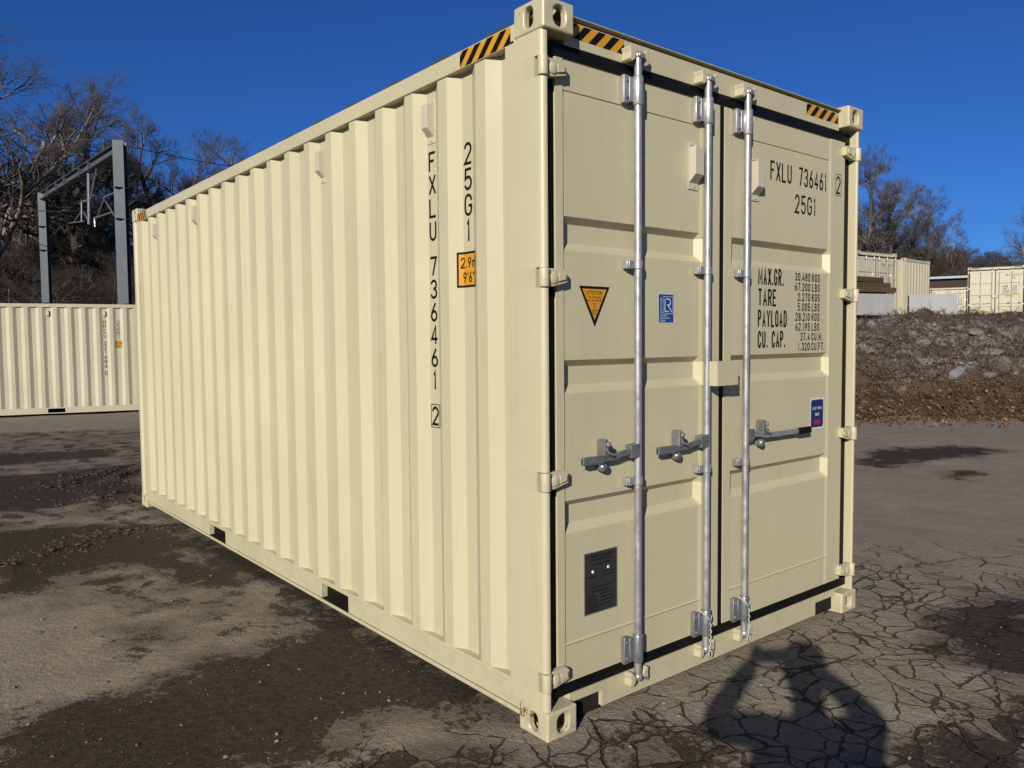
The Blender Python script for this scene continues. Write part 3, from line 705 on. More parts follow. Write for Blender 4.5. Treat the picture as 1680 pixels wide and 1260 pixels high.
    mb = MB(); mb.box((.055, .12, .174), (W_ - .055, L - .08, .20)); mb.build('floor', M['dark'], root)
    for (a_, b_) in pk:
        mb = MB(); mb.box((.0535, a_ - .012, .06), (W_ - .0535, a_ - .002, .172)); mb.box((.0535, b_ + .002, .06), (W_ - .0535, b_ + .012, .172)); mb.box((.0125, a_ - .002, .0660), (W_ - .0125, b_ + .002, .0700))
        mb.build('fork_pocket', M['dark'], root)
    # header and sill
    hd = MB(); hd.box((.1625, .058, H - .134), (W_ - .1625, .130, H - .036)); hd.box((.1625, .044, H - .0225), (W_ - .1625, .130, H - .018)); hd.box((.1625, .075, H - .036), (W_ - .1625, .130, H - .0225))
    header = hd.build('door_header', mat, root, bevel=.003 if full else 0)
    sl = MB(); sl.prism([(.032, .352), (.102, .352), (.102, .165), (.140, .1625), (.140, W_ - .1625), (.102, W_ - .165), (.102, W_ - .372), (.032, W_ - .372)], 1, .046, .058)
    sl.box((.1625, .0585, .104), (W_ - .1625, .14, .138)); sl.box((.352, .0585, .0325), (.362, .14, .103)); sl.box((W_ - .382, .0585, .0325), (W_ - .372, .14, .103)); sl.prism([(.040, .1625), (.058, .1625), (.058, .34), (.040, .30)], 2, .1025, .1035)
    sill = sl.build('door_sill', mat, root, bevel=.002 if full else 0)
    rc = MB(); rc.box((.1635, .066, .018), (.351, .070, .1035)); rc.build('sill_shade_plate', M['dark'], sill); rc = MB(); rc.box((W_ - .371, .066, .018), (W_ - .1635, .070, .1035)); rc.build('sill_shade_plate', M['dark'], sill)  # dark plates added behind the sill cut-outs, standing in for the shade inside
    # gaskets as one rubber frame round both leaves
    gk = MB(); gk.box((.0365, .0642, .142), (.1090, .072, H - .134)); gk.box((W_ - .1090, .0642, .142), (W_ - .0365, .072, H - .134))
    gk.box((.0375, .050, .142), (W_ - .0375, .0635, .187)); gk.box((.0375, .060, H - .1915), (W_ - .0375, .0638, H - .1345))
    gk.build('door_gasket', M['rubber'], root)
    ZB, ZT = .190, H - .192
    XL = (.104, 1.163); XR = (1.201, W_ - .108)
    if full: rl = [(.552, -1, .205, False), (1.033, -1, .668, True)]; rrd = [(1.345, 1, 1.930, True)]
    else: rl = [(.561, -1, .205, False), (1.043, -1, .668, False)]; rrd = [(1.356, 1, 1.80, False), (1.86, 1, 2.25, False)]
    dl = door_leaf(root, XL[0], XL[1], ZB, ZT, rl, lay, mat, full, .018, -1)
    dr = door_leaf(root, XR[0], XR[1], ZB, ZT, rrd, lay, mat, full, W_ - .018, 1)
    gk = MB(); gk.box((XL[1] + .001, .054, ZB), (XR[0] - .001, .0635, ZT)); gk.build('centre_gasket', M['rubber'], root)
    for rods in (rl, rrd):
        for (rx, _, _, _) in rods:
            for par, zc in ((header, H - .104), (sill, .114)):
                kp = MB()
                yk = .0575 if par is header else .0457
                for s_ in (-1, 1):
                    cl = [(-.020, .030), (-.034, .048), (-.024, .064), (.006, .060), (.026, .066), (.034, .050), (.020, .036), (.002, .026)]
                    kp.prism([(zc + dz_ * 1.0, rx + s_ * dx_) for dz_, dx_ in cl], 1, .006 if s_ < 0 else .014, yk)
                kp.box((rx - .050, yk - .008, zc - .018), (rx + .050, yk - .0002, zc + .018))
                kp.build('cam_keeper', mat, par, bevel=.007 if full else 0)
    if full:
        lb = MB(); lb.box((1.030, -.040, 1.376), (1.196, -.034, 1.492)); lb.box((1.030, -.034, 1.376), (1.036, .0495, 1.492)); lb.box((1.036, -.034, 1.478), (1.196, .010, 1.492)); lb.box((1.036, -.034, 1.376), (1.196, .010, 1.384)); lb.box((1.190, -.034, 1.384), (1.196, .010, 1.430))
        lb.build('lock_box', mat, dl, bevel=.003)
        vent(dl, lambda u, v, d: (.962 + u, .0535 - d, 2.392 + v), .215, .075); vent(dr, lambda u, v, d: (1.452 + u, .0535 - d, 2.392 + v), .215, .075)
    elif full is False:
        lb = MB(); lb.box((1.05, -.02, 1.376), (1.29, .0495, 1.49)); lb.build('lock_box', mat, dl)
    if amber:
        for (u0, u1) in ((.175, .505), (W_ - .505, W_ - .175)):
            a_, k_ = MB(), MB(); stripes(a_, k_, u0, u1, H - .098, H - .040, lambda u, v, k: (u, .0574 - .0001 * k, v), 4, .06)
            a_.build('warning_stripe', M['amber'], header); k_.build('warning_bars', M['ink'], header)
    # lettering on the right leaf
    yf = .0535; dz = H - 2.896; lt = MB(); f = on_y(yf); h = .100
    text(lt, code[0].split()[1], 2.143, 2.408 + dz, h, .0415, .0105, .0112, f, 'r'); lt.build('number_lettering', M['ink'], dr); lt = MB(); text(lt, code[0].split()[0], 1.592, 2.408 + dz, h, .0415, .0105, .0112, f)
    f2 = on_y(.0495); lt.build('owner_lettering', M['ink'], dr); lt = MB(); text(lt, code[1], 2.262, 2.408 + dz, h, .048, 0, .0112, f2, 'c')
    if full: ribbon(lt, [(2.231, 2.399 + dz), (2.293, 2.399 + dz), (2.293, 2.517 + dz), (2.231, 2.517 + dz), (2.231, 2.399 + dz)], .003, f2, 5)
    lt.build('check_digit', M['ink'], dr); lt = MB(); text(lt, typ, 2.035, 2.262 + dz, h, .048, .013, .0112, f, 'r')
    lt.build('type_lettering', M['ink'], dr)
    if weights:
        zr = 1.918 + dz * .7
        for i, wd in enumerate(('MAX.GR.', 'TARE', 'PAYLOAD', 'CU. CAP.')):
            lt = MB(); text(lt, wd, 1.492, zr - .048 - .1075 * i, .089, .0315 if len(wd) > 4 else .036, .0075, .0115, f); lt.build('weight_lettering', M['ink'], dr)
        for i, (a_, b_) in enumerate(weights):
            z = zr - .014 - .0535 * i; lt = MB(); text(lt, a_, 1.985, z, .044, .0225, .0065, .0066, f, 'r'); text(lt, b_, 2.003, z, .044, .0225, .0065, .0066, f); lt.build('weight_lettering', M['ink'], dr)
    if full:
        # amber triangle
        def tri(mb, s_, k): cx, zt_, zb_, hw = .322, 1.818, 1.650, .089; c = ((0 + 0 + 0), 0); mb.add([on_y(yf)(cx + sx_ * hw * s_, zc_, k) for sx_, zc_ in ((-1, zt_ - (1 - s_) * .055), (0, zb_ + (1 - s_) * .150), (1, zt_ - (1 - s_) * .055))], [(0, 1, 2)])
        a_, b_, c_ = MB(), MB(), MB(); tri(a_, 1, 0); tri(b_, .80, 2)
        for i, (s_, hh) in enumerate((('ATTENTION', .017), ('THIS CONTAINER', .0088), ('MUST BE REPAIRED', .0088), ('ONLY', .0088), ('WITH', .0088), ('CORTEN', .0088), ('STEEL', .0088))):
            text(c_, s_, .322, (1.7835, 1.7685, 1.755, 1.7415, 1.728, 1.7145, 1.701)[i], hh, .0088 if i == 0 else .0048, .0022 if i == 0 else .0013, .0024 if i == 0 else .0013, lambda u, v, k: on_y(yf)(u, v, 4), 'c')
        a_.build('caution_sticker_border', M['ink'], dl); b_.build('caution_sticker', M['amber'], dl); c_.build('caution_lettering', M['ink'], dl)
        # blue certificate sticker
        x0, x1, z0, z1 = .722, .832, 1.668, 1.803
        q = lambda a0, b0, a1, b1, k: ([on_y(yf)(a0, b0, k), on_y(yf)(a1, b0, k), on_y(yf)(a1, b1, k), on_y(yf)(a0, b1, k)], [(0, 1, 2, 3)])
        a_, b_, c_ = MB(), MB(), MB(); a_.add(*q(x0, z0, x1, z1, 0)); b_.add(*q(x0 + .004, z0 + .004, x1 - .004, z1 - .004, 2)); F4 = lambda u, v, k: on_y(yf)(u, v, 4)
        ribbon(c_, [(x0 + .034, 1.712), (x1 - .010, 1.712), (x1 - .010, 1.788), (x0 + .034, 1.788), (x0 + .034, 1.712)], .002, F4)
        ribbon(c_, [(x0 + .046, 1.778), (x0 + .046, 1.722), (x0 + .070, 1.722)], .005, F4); ribbon(c_, [(x0 + .058, 1.778), (x0 + .072, 1.778)] + [(x0 + .072 + .013 * math.cos(t_), 1.765 + .013 * math.sin(t_)) for t_ in np.linspace(1.5, -1.5, 8)] + [(x0 + .064, 1.751), (x0 + .070, 1.748), (x1 - .018, 1.722)], .005, F4)
        text(c_, 'CERTIFIED', 0, 0, .010, .0065, .0022, .0018, lambda u, v, k: on_y(yf)(x0 + .026 - v, 1.714 + u, 4))
        for i, s_ in enumerate(('CONTAINER', 'CERTIFICATION', 'SCHEME')): text(c_, s_, x0 + .014, 1.700 - i * .0115, .0075, .0042, .0014, .0013, F4)
        a_.build('certificate_sticker_border', M['white'], dl); b_.build('certificate_sticker', M['blue'], dl); c_.build('certificate_lettering', M['white'], dl)
        # data plate
        pl = MB(); pl.box((.256, .0495, .446), (.448, .0535, .704)); po = pl.build('data_plate', M['plate'], dl, bevel=.001); F5 = lambda u, v, k: (u, .0492, v)
        ed = MB(); ed.box((.2515, .0498, .4435), (.4505, .0537, .7065)); ed.build('data_plate_edge', M['galv'], dl)
        c_ = MB(); text(c_, 'APPROVED FOR TRANSPORT', .352, .682, .010, .0054, .0016, .0018, F5, 'c'); text(c_, 'UNDER CUSTOMS SEAL', .352, .667, .010, .0054, .0016, .0018, F5, 'c'); c_.build('data_plate_lettering', M['ink'], dl); c_ = MB(); text(c_, 'CSC SAFETY APPROVAL', .352, .548, .010, .0054, .0016, .0018, F5, 'c')
        c_.build('data_plate_lettering', M['ink'], dl); c_ = MB()
        for (u0, u1, v) in ((.30, .41, .652), (.268, .32, .602), (.365, .435, .612), (.375, .425, .598), (.30, .40, .536), (.262, .33, .515), (.262, .325, .503), (.262, .33, .491), (.262, .32, .479), (.262, .33, .467), (.262, .328, .455), (.345, .43, .520), (.345, .42, .505), (.345, .43, .49), (.345, .41, .475)): ribbon(c_, [(u0, v), (u1, v)], .004, F5)
        c_.build('data_plate_lines', M['ink'], dl, kind='stuff')
        for (u, v) in ((.303, .622), (.395, .628)):
            r_ = MB(); r_.lathe((u, .0495, v), [(.0075, 0), (.006, -.003), (.003, -.0042)], 'y', 10); r_.build('plate_rivet', M['white'], dl, smooth=60)
        # navy door sticker
        x0, x1, z0, z1 = 1.996, 2.148, 1.088, 1.266
        a_, b_, c_, d_ = MB(), MB(), MB(), MB(); a_.add(*q(x0, z0, x1, z1, 0)); rr_ = .016
        rp = []
        for cx, cz, a0 in ((x1 - .012 - rr_, z1 - .012 - rr_, 0), (x0 + .012 + rr_, z1 - .012 - rr_, 90), (x0 + .012 + rr_, z0 + .012 + rr_, 180), (x1 - .012 - rr_, z0 + .012 + rr_, 270)): rp += arc(cx, cz, rr_, rr_, a0, a0 + 90, 4)
        b_.add([on_y(yf)(u, v, 2) for u, v in rp], [tuple(range(len(rp)))])
        text(c_, 'EASY OPEN', 2.072, 1.198, .016, .0085, .0026, .0032, F4, 'c'); text(c_, 'DOOR', 2.072, 1.164, .016, .0085, .0026, .0032, F4, 'c'); ribbon(d_, [(2.044, 1.118), (2.100, 1.118), (2.100, 1.138), (2.044, 1.138), (2.044, 1.118)], .004, F4); ribbon(d_, [(2.05, 1.128), (2.094, 1.128)], .010, F4)
        a_.build('door_sticker_border', M['white'], dr); b_.build('door_sticker', M['navy'], dr); c_.build('door_sticker_lettering', M['white'], dr); d_.build('door_sticker_mark', M['red'], dr)
    if orange:
        for par, u0, z0 in ((dr, 1.62, 1.45), (dl, .62, .60), (dr, 1.50, .62)):
            o_ = MB(); o_.box((u0, .0495, z0), (u0 + .27, .0535, z0 + .13)); o_.build('orange_label', M['amber'], par)
    return root
WG = [('30.480', 'KGS'), ('67.200', 'LBS'), ('2.270', 'KGS'), ('5.005', 'LBS'), ('28.210', 'KGS'), ('62.195', 'LBS'), ('37.4', 'CU.M.'), ('1.320', 'CU.FT.')]
container('shipping_container', 6.058, 2.896, (0, 0, 0), 0, ('FXLU 736461', '2'), '25G1', M['cream'], True, 'large cream shipping container in the foreground with closed doors and amber warning stripes', weights=WG, amber=True, yel=('2.9m', "9'6\""))
GRP = 'cream containers parked in the background'
ax, ay = 2.98, 17.62
container('shipping_container', 6.058, 2.591, (ax, ay, -.01), math.atan2(.228, .974) * -1 + math.radians(90) - math.radians(0) if False else math.atan2(.974, .228) , ('HPCU 221484', '0'), '22G1', M['tan'], False, 'cream corrugated container seen side on at far left below the bare trees', group=GRP, yel=("2.6m", "8'6\""))
# upper yard
def face_door(px, Z, phi):          # door end towards the camera; phi turns its right end away
    a = math.atan2(CR[1], CR[0]) + phi; return at(px, Z), a
(q, a) = face_door(1583.5, 39.3, -math.atan(.614)); container('shipping_container', 12.192, 2.896, (*q, 2.14), a, ('FXLU 807135', '5'), '45G1', M['tan'], False, 'cream container on the upper yard at far right with orange labels on its doors', group=GRP, weights=WG, amber=True, orange=True)
(q, a) = face_door(1404, 28.2, math.radians(33)); container('shipping_container', 6.058, 2.591, (*q, 2.13), a, ('FXLU 301512', '0'), '22G1', M['tan'], False, 'cream container on the upper yard with doors half hidden behind stacked timbers', group=GRP, weights=WG)
q = at(1482, 31.0); e_dir = np.array([CR[0] * 1.92 + CF[0] * 1.7, CR[1] * 1.92 + CF[1] * 1.7]); e_dir /= np.hypot(*e_dir)
a = math.atan2(-e_dir[1], -e_dir[0]); ly = np.array([-math.sin(a), math.cos(a)])
o_ = np.array(q) + e_dir * W_ - ly * 6.058
container('shipping_container', 6.058, 2.591, (*o_, 2.13), a, ('FXLU 300127', '4'), '22G1', M['tan'], False, 'cream container on the upper yard showing its ribbed end wall between grey blocks', group=GRP)
(q, a) = face_door(1523, 59.0, -math.atan(.55)); container('shipping_container', 6.058, 2.591, (*q, 2.68), a, ('FXLU 300733', '8'), '22G1', M['tan'], False, 'low distant cream container whose doors show behind the right grey block', group=GRP, weights=WG)

# ---------------------------------------------------------------- concrete blocks and timbers on the bank
def slab(name, c, sx, sy, sz, rz, mat, bevel, **k):
    mb = MB(); mb.prism([(-sx / 2, -sy / 2), (sx / 2, -sy / 2), (sx / 2, sy / 2), (-sx / 2, sy / 2)], 2, 0, sz); o = mb.build(name, mat, None, bevel, **k); o.location = c; o.rotation_euler = (0, 0, rz); return o
RA = math.atan2(CR[1], CR[0])
def concrete_block(px, Z, rz, sx, label):
    x, y = at(px, Z); z = 2.24; r = empty('concrete_block', (x, y, z), rz, label=label, cat='concrete block', group='grey concrete blocks on the crest of the bank')
    b = MB(); b.prism([(-sx / 2, -.31), (sx / 2, -.31), (sx / 2, .31), (-sx / 2, .31)], 2, 0, .62); b.build('block_body', M['concrete'], r, bevel=.02)
    kx = MB(); kx.prism([(-.10, -.09), (.10, -.09), (.10, .09), (-.10, .09)], 2, .62, .66); kx.build('lifting_key', M['concrete'], r, bevel=.02)
    for q in (-.05, .05):
        lp = MB(); lp.tube([(q, 0, .655), (q, 0, .70), (q * .2, 0, .715)], .008, 6); lp.build('lifting_loop', M['dullgalv'], r)
concrete_block(1417, 22.9, RA + math.radians(24), 1.65, 'grey concrete block under the stacked timbers on the bank crest')
concrete_block(1526, 23.4, RA + math.radians(-24), 1.25, 'lone pale grey concrete block on the bank crest before the distant doors')
bx0, by0 = at(1420, 22.95); DW = 'weathered timber beams stacked on the concrete block'
for i, (dx, dy, dz_, ln, mat_) in enumerate([(-.10, -.16, .665, 1.7, 'timber'), (-.05, .14, .665, 1.75, 'timber'), (.02, -.02, .815, 1.62, 'timber'), (-.16, .0, .965, 1.4, 'timber')]):
    o = slab('timber_beam', (bx0 + dx, by0 + dy, 2.24 + dz_), ln, .26 if i < 2 else .34, .145, RA + math.radians(22 + 4 * i), M[mat_], .008,
             label=['dark timber beam lying at the front of the stack on the concrete block', 'dark timber beam lying at the back of the stack on the concrete block', 'wide timber beam in the middle layer of the stack', 'short timber beam on top of the stack on the concrete block'][i], cat='timber', group='timbers stacked on the concrete block')

# ---------------------------------------------------------------- boulders on the bank
def boulder_mesh(seed, mat):
    bm = bmesh.new(); bmesh.ops.create_icosphere(bm, subdivisions=3, radius=1.0); r = np.random.default_rng(seed); pl = r.normal(size=(9, 3)); pl /= np.linalg.norm(pl, axis=1)[:, None]; off = r.uniform(.45, .85, 9)
    for v in bm.verts:
        p = np.array(v.co)
        for n_, d_ in zip(pl, off):
            e = p @ n_ - d_
            if e > 0: p = p - n_ * e * .9
        p = p * (1 + .05 * math.sin(5 * p[0] + seed) * math.sin(6 * p[1])); v.co = p
    me = bpy.data.meshes.new('boulder'); bm.to_mesh(me); bm.free(); me.materials.append(mat)
    me.polygons.foreach_set('use_smooth', [True] * len(me.polygons)); me.set_sharp_from_angle(angle=math.radians(28)); return me
def on_bank(px, py):                 # first point of the bank surface along the ray of a pixel
    d = ray(px, py)
    for k in range(400):
        p = CAM + d * (13 + k * .03)
        if st_of(p[0], p[1])[0] > -.4 and p[2] < bank_z(p[0], p[1]): return p
    return p
BL = [(1567, 607, 17, 11, 2, 'rock', 'smooth grey boulder lying halfway up the leafy bank'), (1515, 560, 16, 9, 4, 'rock2', 'pale slanting rock in the upper middle of the bank'), (1625, 575, 20, 10, 5, 'rock2', 'long pale rock slab at the right of the bank'), (1620, 613, 14, 6, 6, 'rock2', 'low pale rock just right of the smooth boulder'),
      (1428, 530, 7, 9, 7, 'rock', 'small upright rock below the timber stack'), (1445, 552, 13, 7, 8, 'rock2', 'whitish rock on the bank near the container'), (1600, 540, 14, 8, 9, 'rock2', 'pale rock just below the crest under the far right container'), (1650, 548, 16, 9, 10, 'rock2', 'broad pale rock at the right end of the crest'),
      (1418, 658, 9, 4, 11, 'rock', 'flat grey stone low on the bank beside the container'), (1545, 590, 8, 5, 12, 'rock2', 'small pale stone left of the smooth boulder'), (1600, 594, 7, 4, 13, 'rock', 'little grey stone above the low pale rock'), (1664, 610, 8, 5, 14, 'rock2', 'small whitish rock at the right edge of the bank')]
for (px, py, rw, rh, seed, mt, lab) in BL:
    p = on_bank(px, py + rh * .5); Z = (p - CAM) @ CF; o = bpy.data.objects.new('boulder', boulder_mesh(seed, M[mt])); COL.objects.link(o)
    sw = rw / FPX * Z * 1.0; sh = rh / FPX * Z * 1.1; o.location = (p[0], p[1], p[2] - sh * .10); o.scale = (sw, sw * .85, sh); o.rotation_euler = (rng.uniform(-.15, .15), rng.uniform(-.3, .3), RA + rng.uniform(-.4, .4))
    tag(o, lab, 'rock', 'rocks on the bank')

# ---------------------------------------------------------------- ground cover as stuff
def tile(base_v, base_f, P, S, rot, squash=None):
    n = len(P); k = len(base_v); c, s_ = np.cos(rot), np.sin(rot); v = base_v[None] * S[:, None, None]
    if squash is not None: v = v * squash[:, None, :]
    x = v[..., 0] * c[:, None] - v[..., 1] * s_[:, None]; y = v[..., 0] * s_[:, None] + v[..., 1] * c[:, None]
    V = np.stack([x, y, v[..., 2]], -1) + P[:, None, :]
    F = (base_f[None] + (np.arange(n) * k)[:, None, None]).reshape(-1, base_f.shape[1]); return V.reshape(-1, 3), F
ico_b = bmesh.new(); bmesh.ops.create_icosphere(ico_b, subdivisions=1, radius=1.0); ico_v = np.array([v.co for v in ico_b.verts]) * nrg.uniform(.75, 1.1, (len(ico_b.verts), 1)); ico_f = np.array([[v.index for v in f.verts] for f in ico_b.faces]); ico_b.free()
def gz(x, y):
    ix = np.clip(np.searchsorted(gx, x), 1, len(gx) - 1); iy = np.clip(np.searchsorted(gy, y), 1, len(gy) - 1); Zg = vz.reshape(len(gy), len(gx))
    return Zg[iy, ix]
# pebbles and grit over the yard
n = 5200; d_ = 3.0 * np.exp(nrg.uniform(0, 1.65, n)); an = nrg.uniform(-.62, .62, n); fwd = math.atan2(CF[1], CF[0])
px_ = CAM[0] + d_ * np.cos(fwd - an); py_ = CAM[1] + d_ * np.sin(fwd - an)
ok = ~((px_ > -.03) & (px_ < 2.47) & (py_ > -.03) & (py_ < 6.1)) & (st_of(px_, py_)[0] < -.2); px_, py_ = px_[ok], py_[ok]
sz_ = .0018 * np.exp(nrg.exponential(.5, len(px_))); sz_ = np.minimum(sz_, .013)
V, F = tile(ico_v, ico_f, np.stack([px_, py_, gz(px_, py_) + sz_ * .25], -1), sz_, nrg.uniform(0, 6.3, len(px_)), nrg.uniform(.6, 1.2, (len(px_), 3)) * np.array([1, 1, .6]))
mesh_np('pebbles', V, F, M['pebble'], kind='stuff', label='small pebbles and grit scattered over the damp asphalt', cat='pebbles')
# clods of mud thrown up along the tyre ridges
cp = []
for r_, wd_, cnt in zip(RW, (.10, .14, .35, .3), (420, 260, 480, 300)):
    for k in range(cnt):
        i = rng.randrange(len(r_) - 1); t_ = rng.random(); q = r_[i] * (1 - t_) + r_[i + 1] * t_; cp.append((q[0] + rng.gauss(0, wd_), q[1] + rng.gauss(0, wd_ * 1.6)))
cp = np.array(cp); s_ = .006 * np.exp(nrg.exponential(.5, len(cp))); s_ = np.minimum(s_, .024)
V, F = tile(ico_v, ico_f, np.stack([cp[:, 0], cp[:, 1], gz(cp[:, 0], cp[:, 1])], -1), s_, nrg.uniform(0, 6.3, len(cp)), nrg.uniform(.6, 1.5, (len(cp), 3)) * np.array([1.5, 1.2, .45]))
M['mud'] = plain('mud_clods', (.10, .078, .058), .9, 0, .5, 9, .1)
mesh_np('mud_clods', V, F, M['mud'], kind='stuff', label='lumps of mud thrown up along the tyre tracks', cat='mud')
# leaves, stones, weeds on the bank
def bank_points(n, smin, smax, bias):
    t_ = nrg.uniform(-3.5, 11, n); s_ = smin + (smax - smin) * nrg.random(n) ** bias
    i = (np.searchsorted(bs, s_).clip(0, len(bs) - 1)) * len(bt) + np.searchsorted(bt, t_).clip(0, len(bt) - 1)
    so = s_ + np.maximum(0, -t_) * .9
    return np.stack([F0[0] + FT[0] * t_ + FN[0] * so, F0[1] + FT[1] * t_ + FN[1] * so, bz[i]], -1)
lv = np.array([(-.5, 0, 0), (-.1, .32, .10), (.5, 0, .04), (-.1, -.32, .12)]); lf = np.array([(0, 1, 2, 3)])
P = bank_points(18000, -.5, 5.8, 1.9); P[:, 2] += nrg.uniform(.0, .05, len(P))
P2 = bank_points(900, -2.2, .1, .35); P2[:, 2] = .012; P = np.concatenate([P, P2])
tl = nrg.uniform(-.9, .9, (len(P), 2)); base = lv[None] * nrg.uniform(.04, .095, len(P))[:, None, None]
rt = nrg.uniform(0, 6.3, len(P)); x = base[..., 0] * np.cos(rt)[:, None] - base[..., 1] * np.sin(rt)[:, None]; y = base[..., 0] * np.sin(rt)[:, None] + base[..., 1] * np.cos(rt)[:, None]
V = np.stack([x, y, base[..., 2] + x * tl[:, :1] + y * tl[:, 1:]], -1) + P[:, None, :]
lo = mesh_np('fallen_leaves', V.reshape(-1, 3), (lf[None] + (np.arange(len(P)) * 4)[:, None, None]).reshape(-1, 4), M['leaf'], kind='stuff', label='brown fallen leaves covering the lower half of the bank', cat='leaves')
a = lo.data.attributes.new('tint', 'FLOAT', 'POINT'); a.data.foreach_set('value', np.repeat(nrg.random(len(P)) ** 1.3, 4).astype(np.float32))
P = bank_points(1300, .3, 8.2, .75); s_ = .010 * np.exp(nrg.exponential(.6, len(P))); s_ = np.minimum(s_, .09)
V, F = tile(ico_v, ico_f, P, s_, nrg.uniform(0, 6.3, len(P)), nrg.uniform(.6, 1.3, (len(P), 3)) * np.array([1.2, 1.1, .75]))
mesh_np('bank_stones', V, F, M['stone'], kind='stuff', label='small broken stones strewn over the bank', cat='stones')
wb = MB()
for p in np.concatenate([bank_points(1500, 6.2, 8.0, 1.0), bank_points(3400, .8, 7.5, .8)]):
    hgt = rng.uniform(.05, .20) * (1.7 if rng.random() < .12 else 1); a_ = rng.uniform(0, 6.3); l_ = rng.uniform(.2, 1.6) * hgt
    wb.tube([p - np.array([0, 0, .03]), p + np.array([math.cos(a_) * l_ * .4, math.sin(a_) * l_ * .4, hgt * .6]), p + np.array([math.cos(a_) * l_, math.sin(a_) * l_, hgt])], [.006, .005, .003], 3, cap=False)
    if rng.random() < .6:
        q = p + np.array([math.cos(a_) * l_ * .4, math.sin(a_) * l_ * .4, hgt * .6]); b_ = a_ + rng.uniform(1, 4)
        wb.tube([q, q + np.array([math.cos(b_) * .1, math.sin(b_) * .1, hgt * .3])], [.004, .003], 3, cap=False)
wb.build('dry_weeds', M['weed'], None, kind='stuff', label='dry brown weeds and twigs growing over the bank and its crest', cat='weeds')

# ---------------------------------------------------------------- bare trees
def make_tree(seed, H, spread, trunk_r, n1, first, levels, mats, twig_r=.0058, up=.12, crook=.18):
    r = random.Random(seed); big = MB(); small = MB()
    def grow(p, d, L, rad, lev):
        k = max(2, int(L / (.9 if lev < 2 else .45 if lev < 4 else .3))); k = min(k, 9 if lev < 2 else 5 if lev < 3 else 3); pts = [p]; rr = [rad]; st = L / k; end = rad * (.35 if lev < 3 else .5)
        for i in range(k):
            j = crook * (1.0 if lev else .35)
            d = (d + Vector((r.gauss(0, j), r.gauss(0, j), r.gauss(0, j * .6) + up * (1 if lev > 0 else .3)))).normalized(); p = p + d * st; pts.append(p); rr.append(max(twig_r * .6, rad + (end - rad) * (i + 1) / k))
        (big if lev < 3 else small).tube(pts, rr, 7 if lev == 0 else 5 if lev < 3 else 3, cap=False)
        if lev >= levels: return
        nc = [n1, 6, 6, 6, 4, 3][lev]
        for c in range(nc):
            f = (first + (1 - first) * (c + r.random()) / nc) if lev == 0 else .22 + .78 * (c + r.random()) / nc
            i = min(k - 1, int(f * k)); q = pts[i].lerp(pts[i + 1], f * k - i); rad_c = max(twig_r, (rr[i] + (rr[i + 1] - rr[i]) * (f * k - i)) * r.uniform(.55, .82))
            ax_ = d.orthogonal().normalized(); ax_.rotate(Matrix.Rotation(r.uniform(0, 6.283), 3, (pts[i + 1] - pts[i]).normalized())); dd = (pts[i + 1] - pts[i]).normalized()
            ang = math.radians(r.uniform(28, 62) if lev else r.uniform(35, 72)); nd = (dd * math.cos(ang) + ax_ * math.sin(ang)).normalized()
            Lc = L * ((spread * r.uniform(.7, 1.1) * (1.15 - .55 * f)) if lev == 0 else r.uniform(.42, .68) * (1.1 - .35 * f)); Lc = max(Lc, .25)
            grow(q, nd, Lc, rad_c, lev + 1)
    grow(Vector((0, 0, -.25)), Vector((r.gauss(0, .05), r.gauss(0, .05), 1)).normalized(), H * .86, trunk_r, 0)
    top = max(v[2] for v in small.v) if small.v else H; s_ = H / top
    for mb in (big, small): mb.v = [(x * s_, y * s_, z * s_) for x, y, z in mb.v]
    def to_mesh(mb, nm, mt):
        me = bpy.data.meshes.new(nm); V = np.array(mb.v, np.float32); Fq = np.array(mb.f, np.int32); me.vertices.add(len(V)); me.vertices.foreach_set('co', V.ravel()); me.loops.add(Fq.size); me.loops.foreach_set('vertex_index', Fq.ravel()); me.polygons.add(len(Fq)); me.polygons.foreach_set('loop_start', np.arange(len(Fq), dtype=np.int32) * 4); me.polygons.foreach_set('use_smooth', np.ones(len(Fq), bool)); me.update(calc_edges=True); me.materials.append(mt); return me
    return to_mesh(big, 'trunk', mats[0]), to_mesh(small, 'crown', mats[1]), H
PROTO = {'oak': make_tree(3, 15, .62, .44, 9, .22, 5, (M['bark'], M['twig'])), 'maple': make_tree(12, 14, .42, .30, 11, .28, 5, (M['bark2'], M['twig'])), 'ash': make_tree(27, 12, .40, .25, 10, .25, 5, (M['bark'], M['twig'])), 'scrub': make_tree(41, 8, .55, .11, 12, .08, 4, (M['bark2'], M['twig2'])), 'thin': make_tree(55, 11, .34, .15, 11, .20, 4, (M['bark2'], M['twig2']))}
def tree(kind, px, Z, top_y, label, group=None, rz=None, cat='tree', name='bare_tree', wide=1.0, sink=0.0):
    x, y = at(px, Z); z = float(terrain(x, y)) - .1 - sink; hgt = z_of(px, top_y, Z) - z if top_y is not None else PROTO[kind][2]
    tr, cr, H = PROTO[kind]; s_ = hgt / H
    o = empty(name, (x, y, z), rng.uniform(0, 6.28) if rz is None else rz, label=label, cat=cat, group=group); o.scale = (s_ * wide, s_ * wide, s_)
    for nm, me in (('trunk', tr), ('crown', cr)):
        c = bpy.data.objects.new(nm, me); COL.objects.link(c); c.parent = o
    return o
tree('oak', 28, 40, 22, 'tall spreading bare tree with pale limbs at the far left', rz=1.2, wide=1.1)
tree('maple', 122, 44, 118, 'bare tree with a rounded twiggy crown left of the grey gantry')
tree('ash', 172, 48, 188, 'slender bare tree rising behind the middle of the grey gantry')
tree('maple', 268, 52, 182, 'bare tree with a fan of twigs just right of the gantry', rz=.6)
tree('ash', 318, 55, 222, 'smaller bare tree right of the gantry above the container edge')
tree('thin', 385, 62, 214, 'thin bare tree peeping over the main container roof edge')
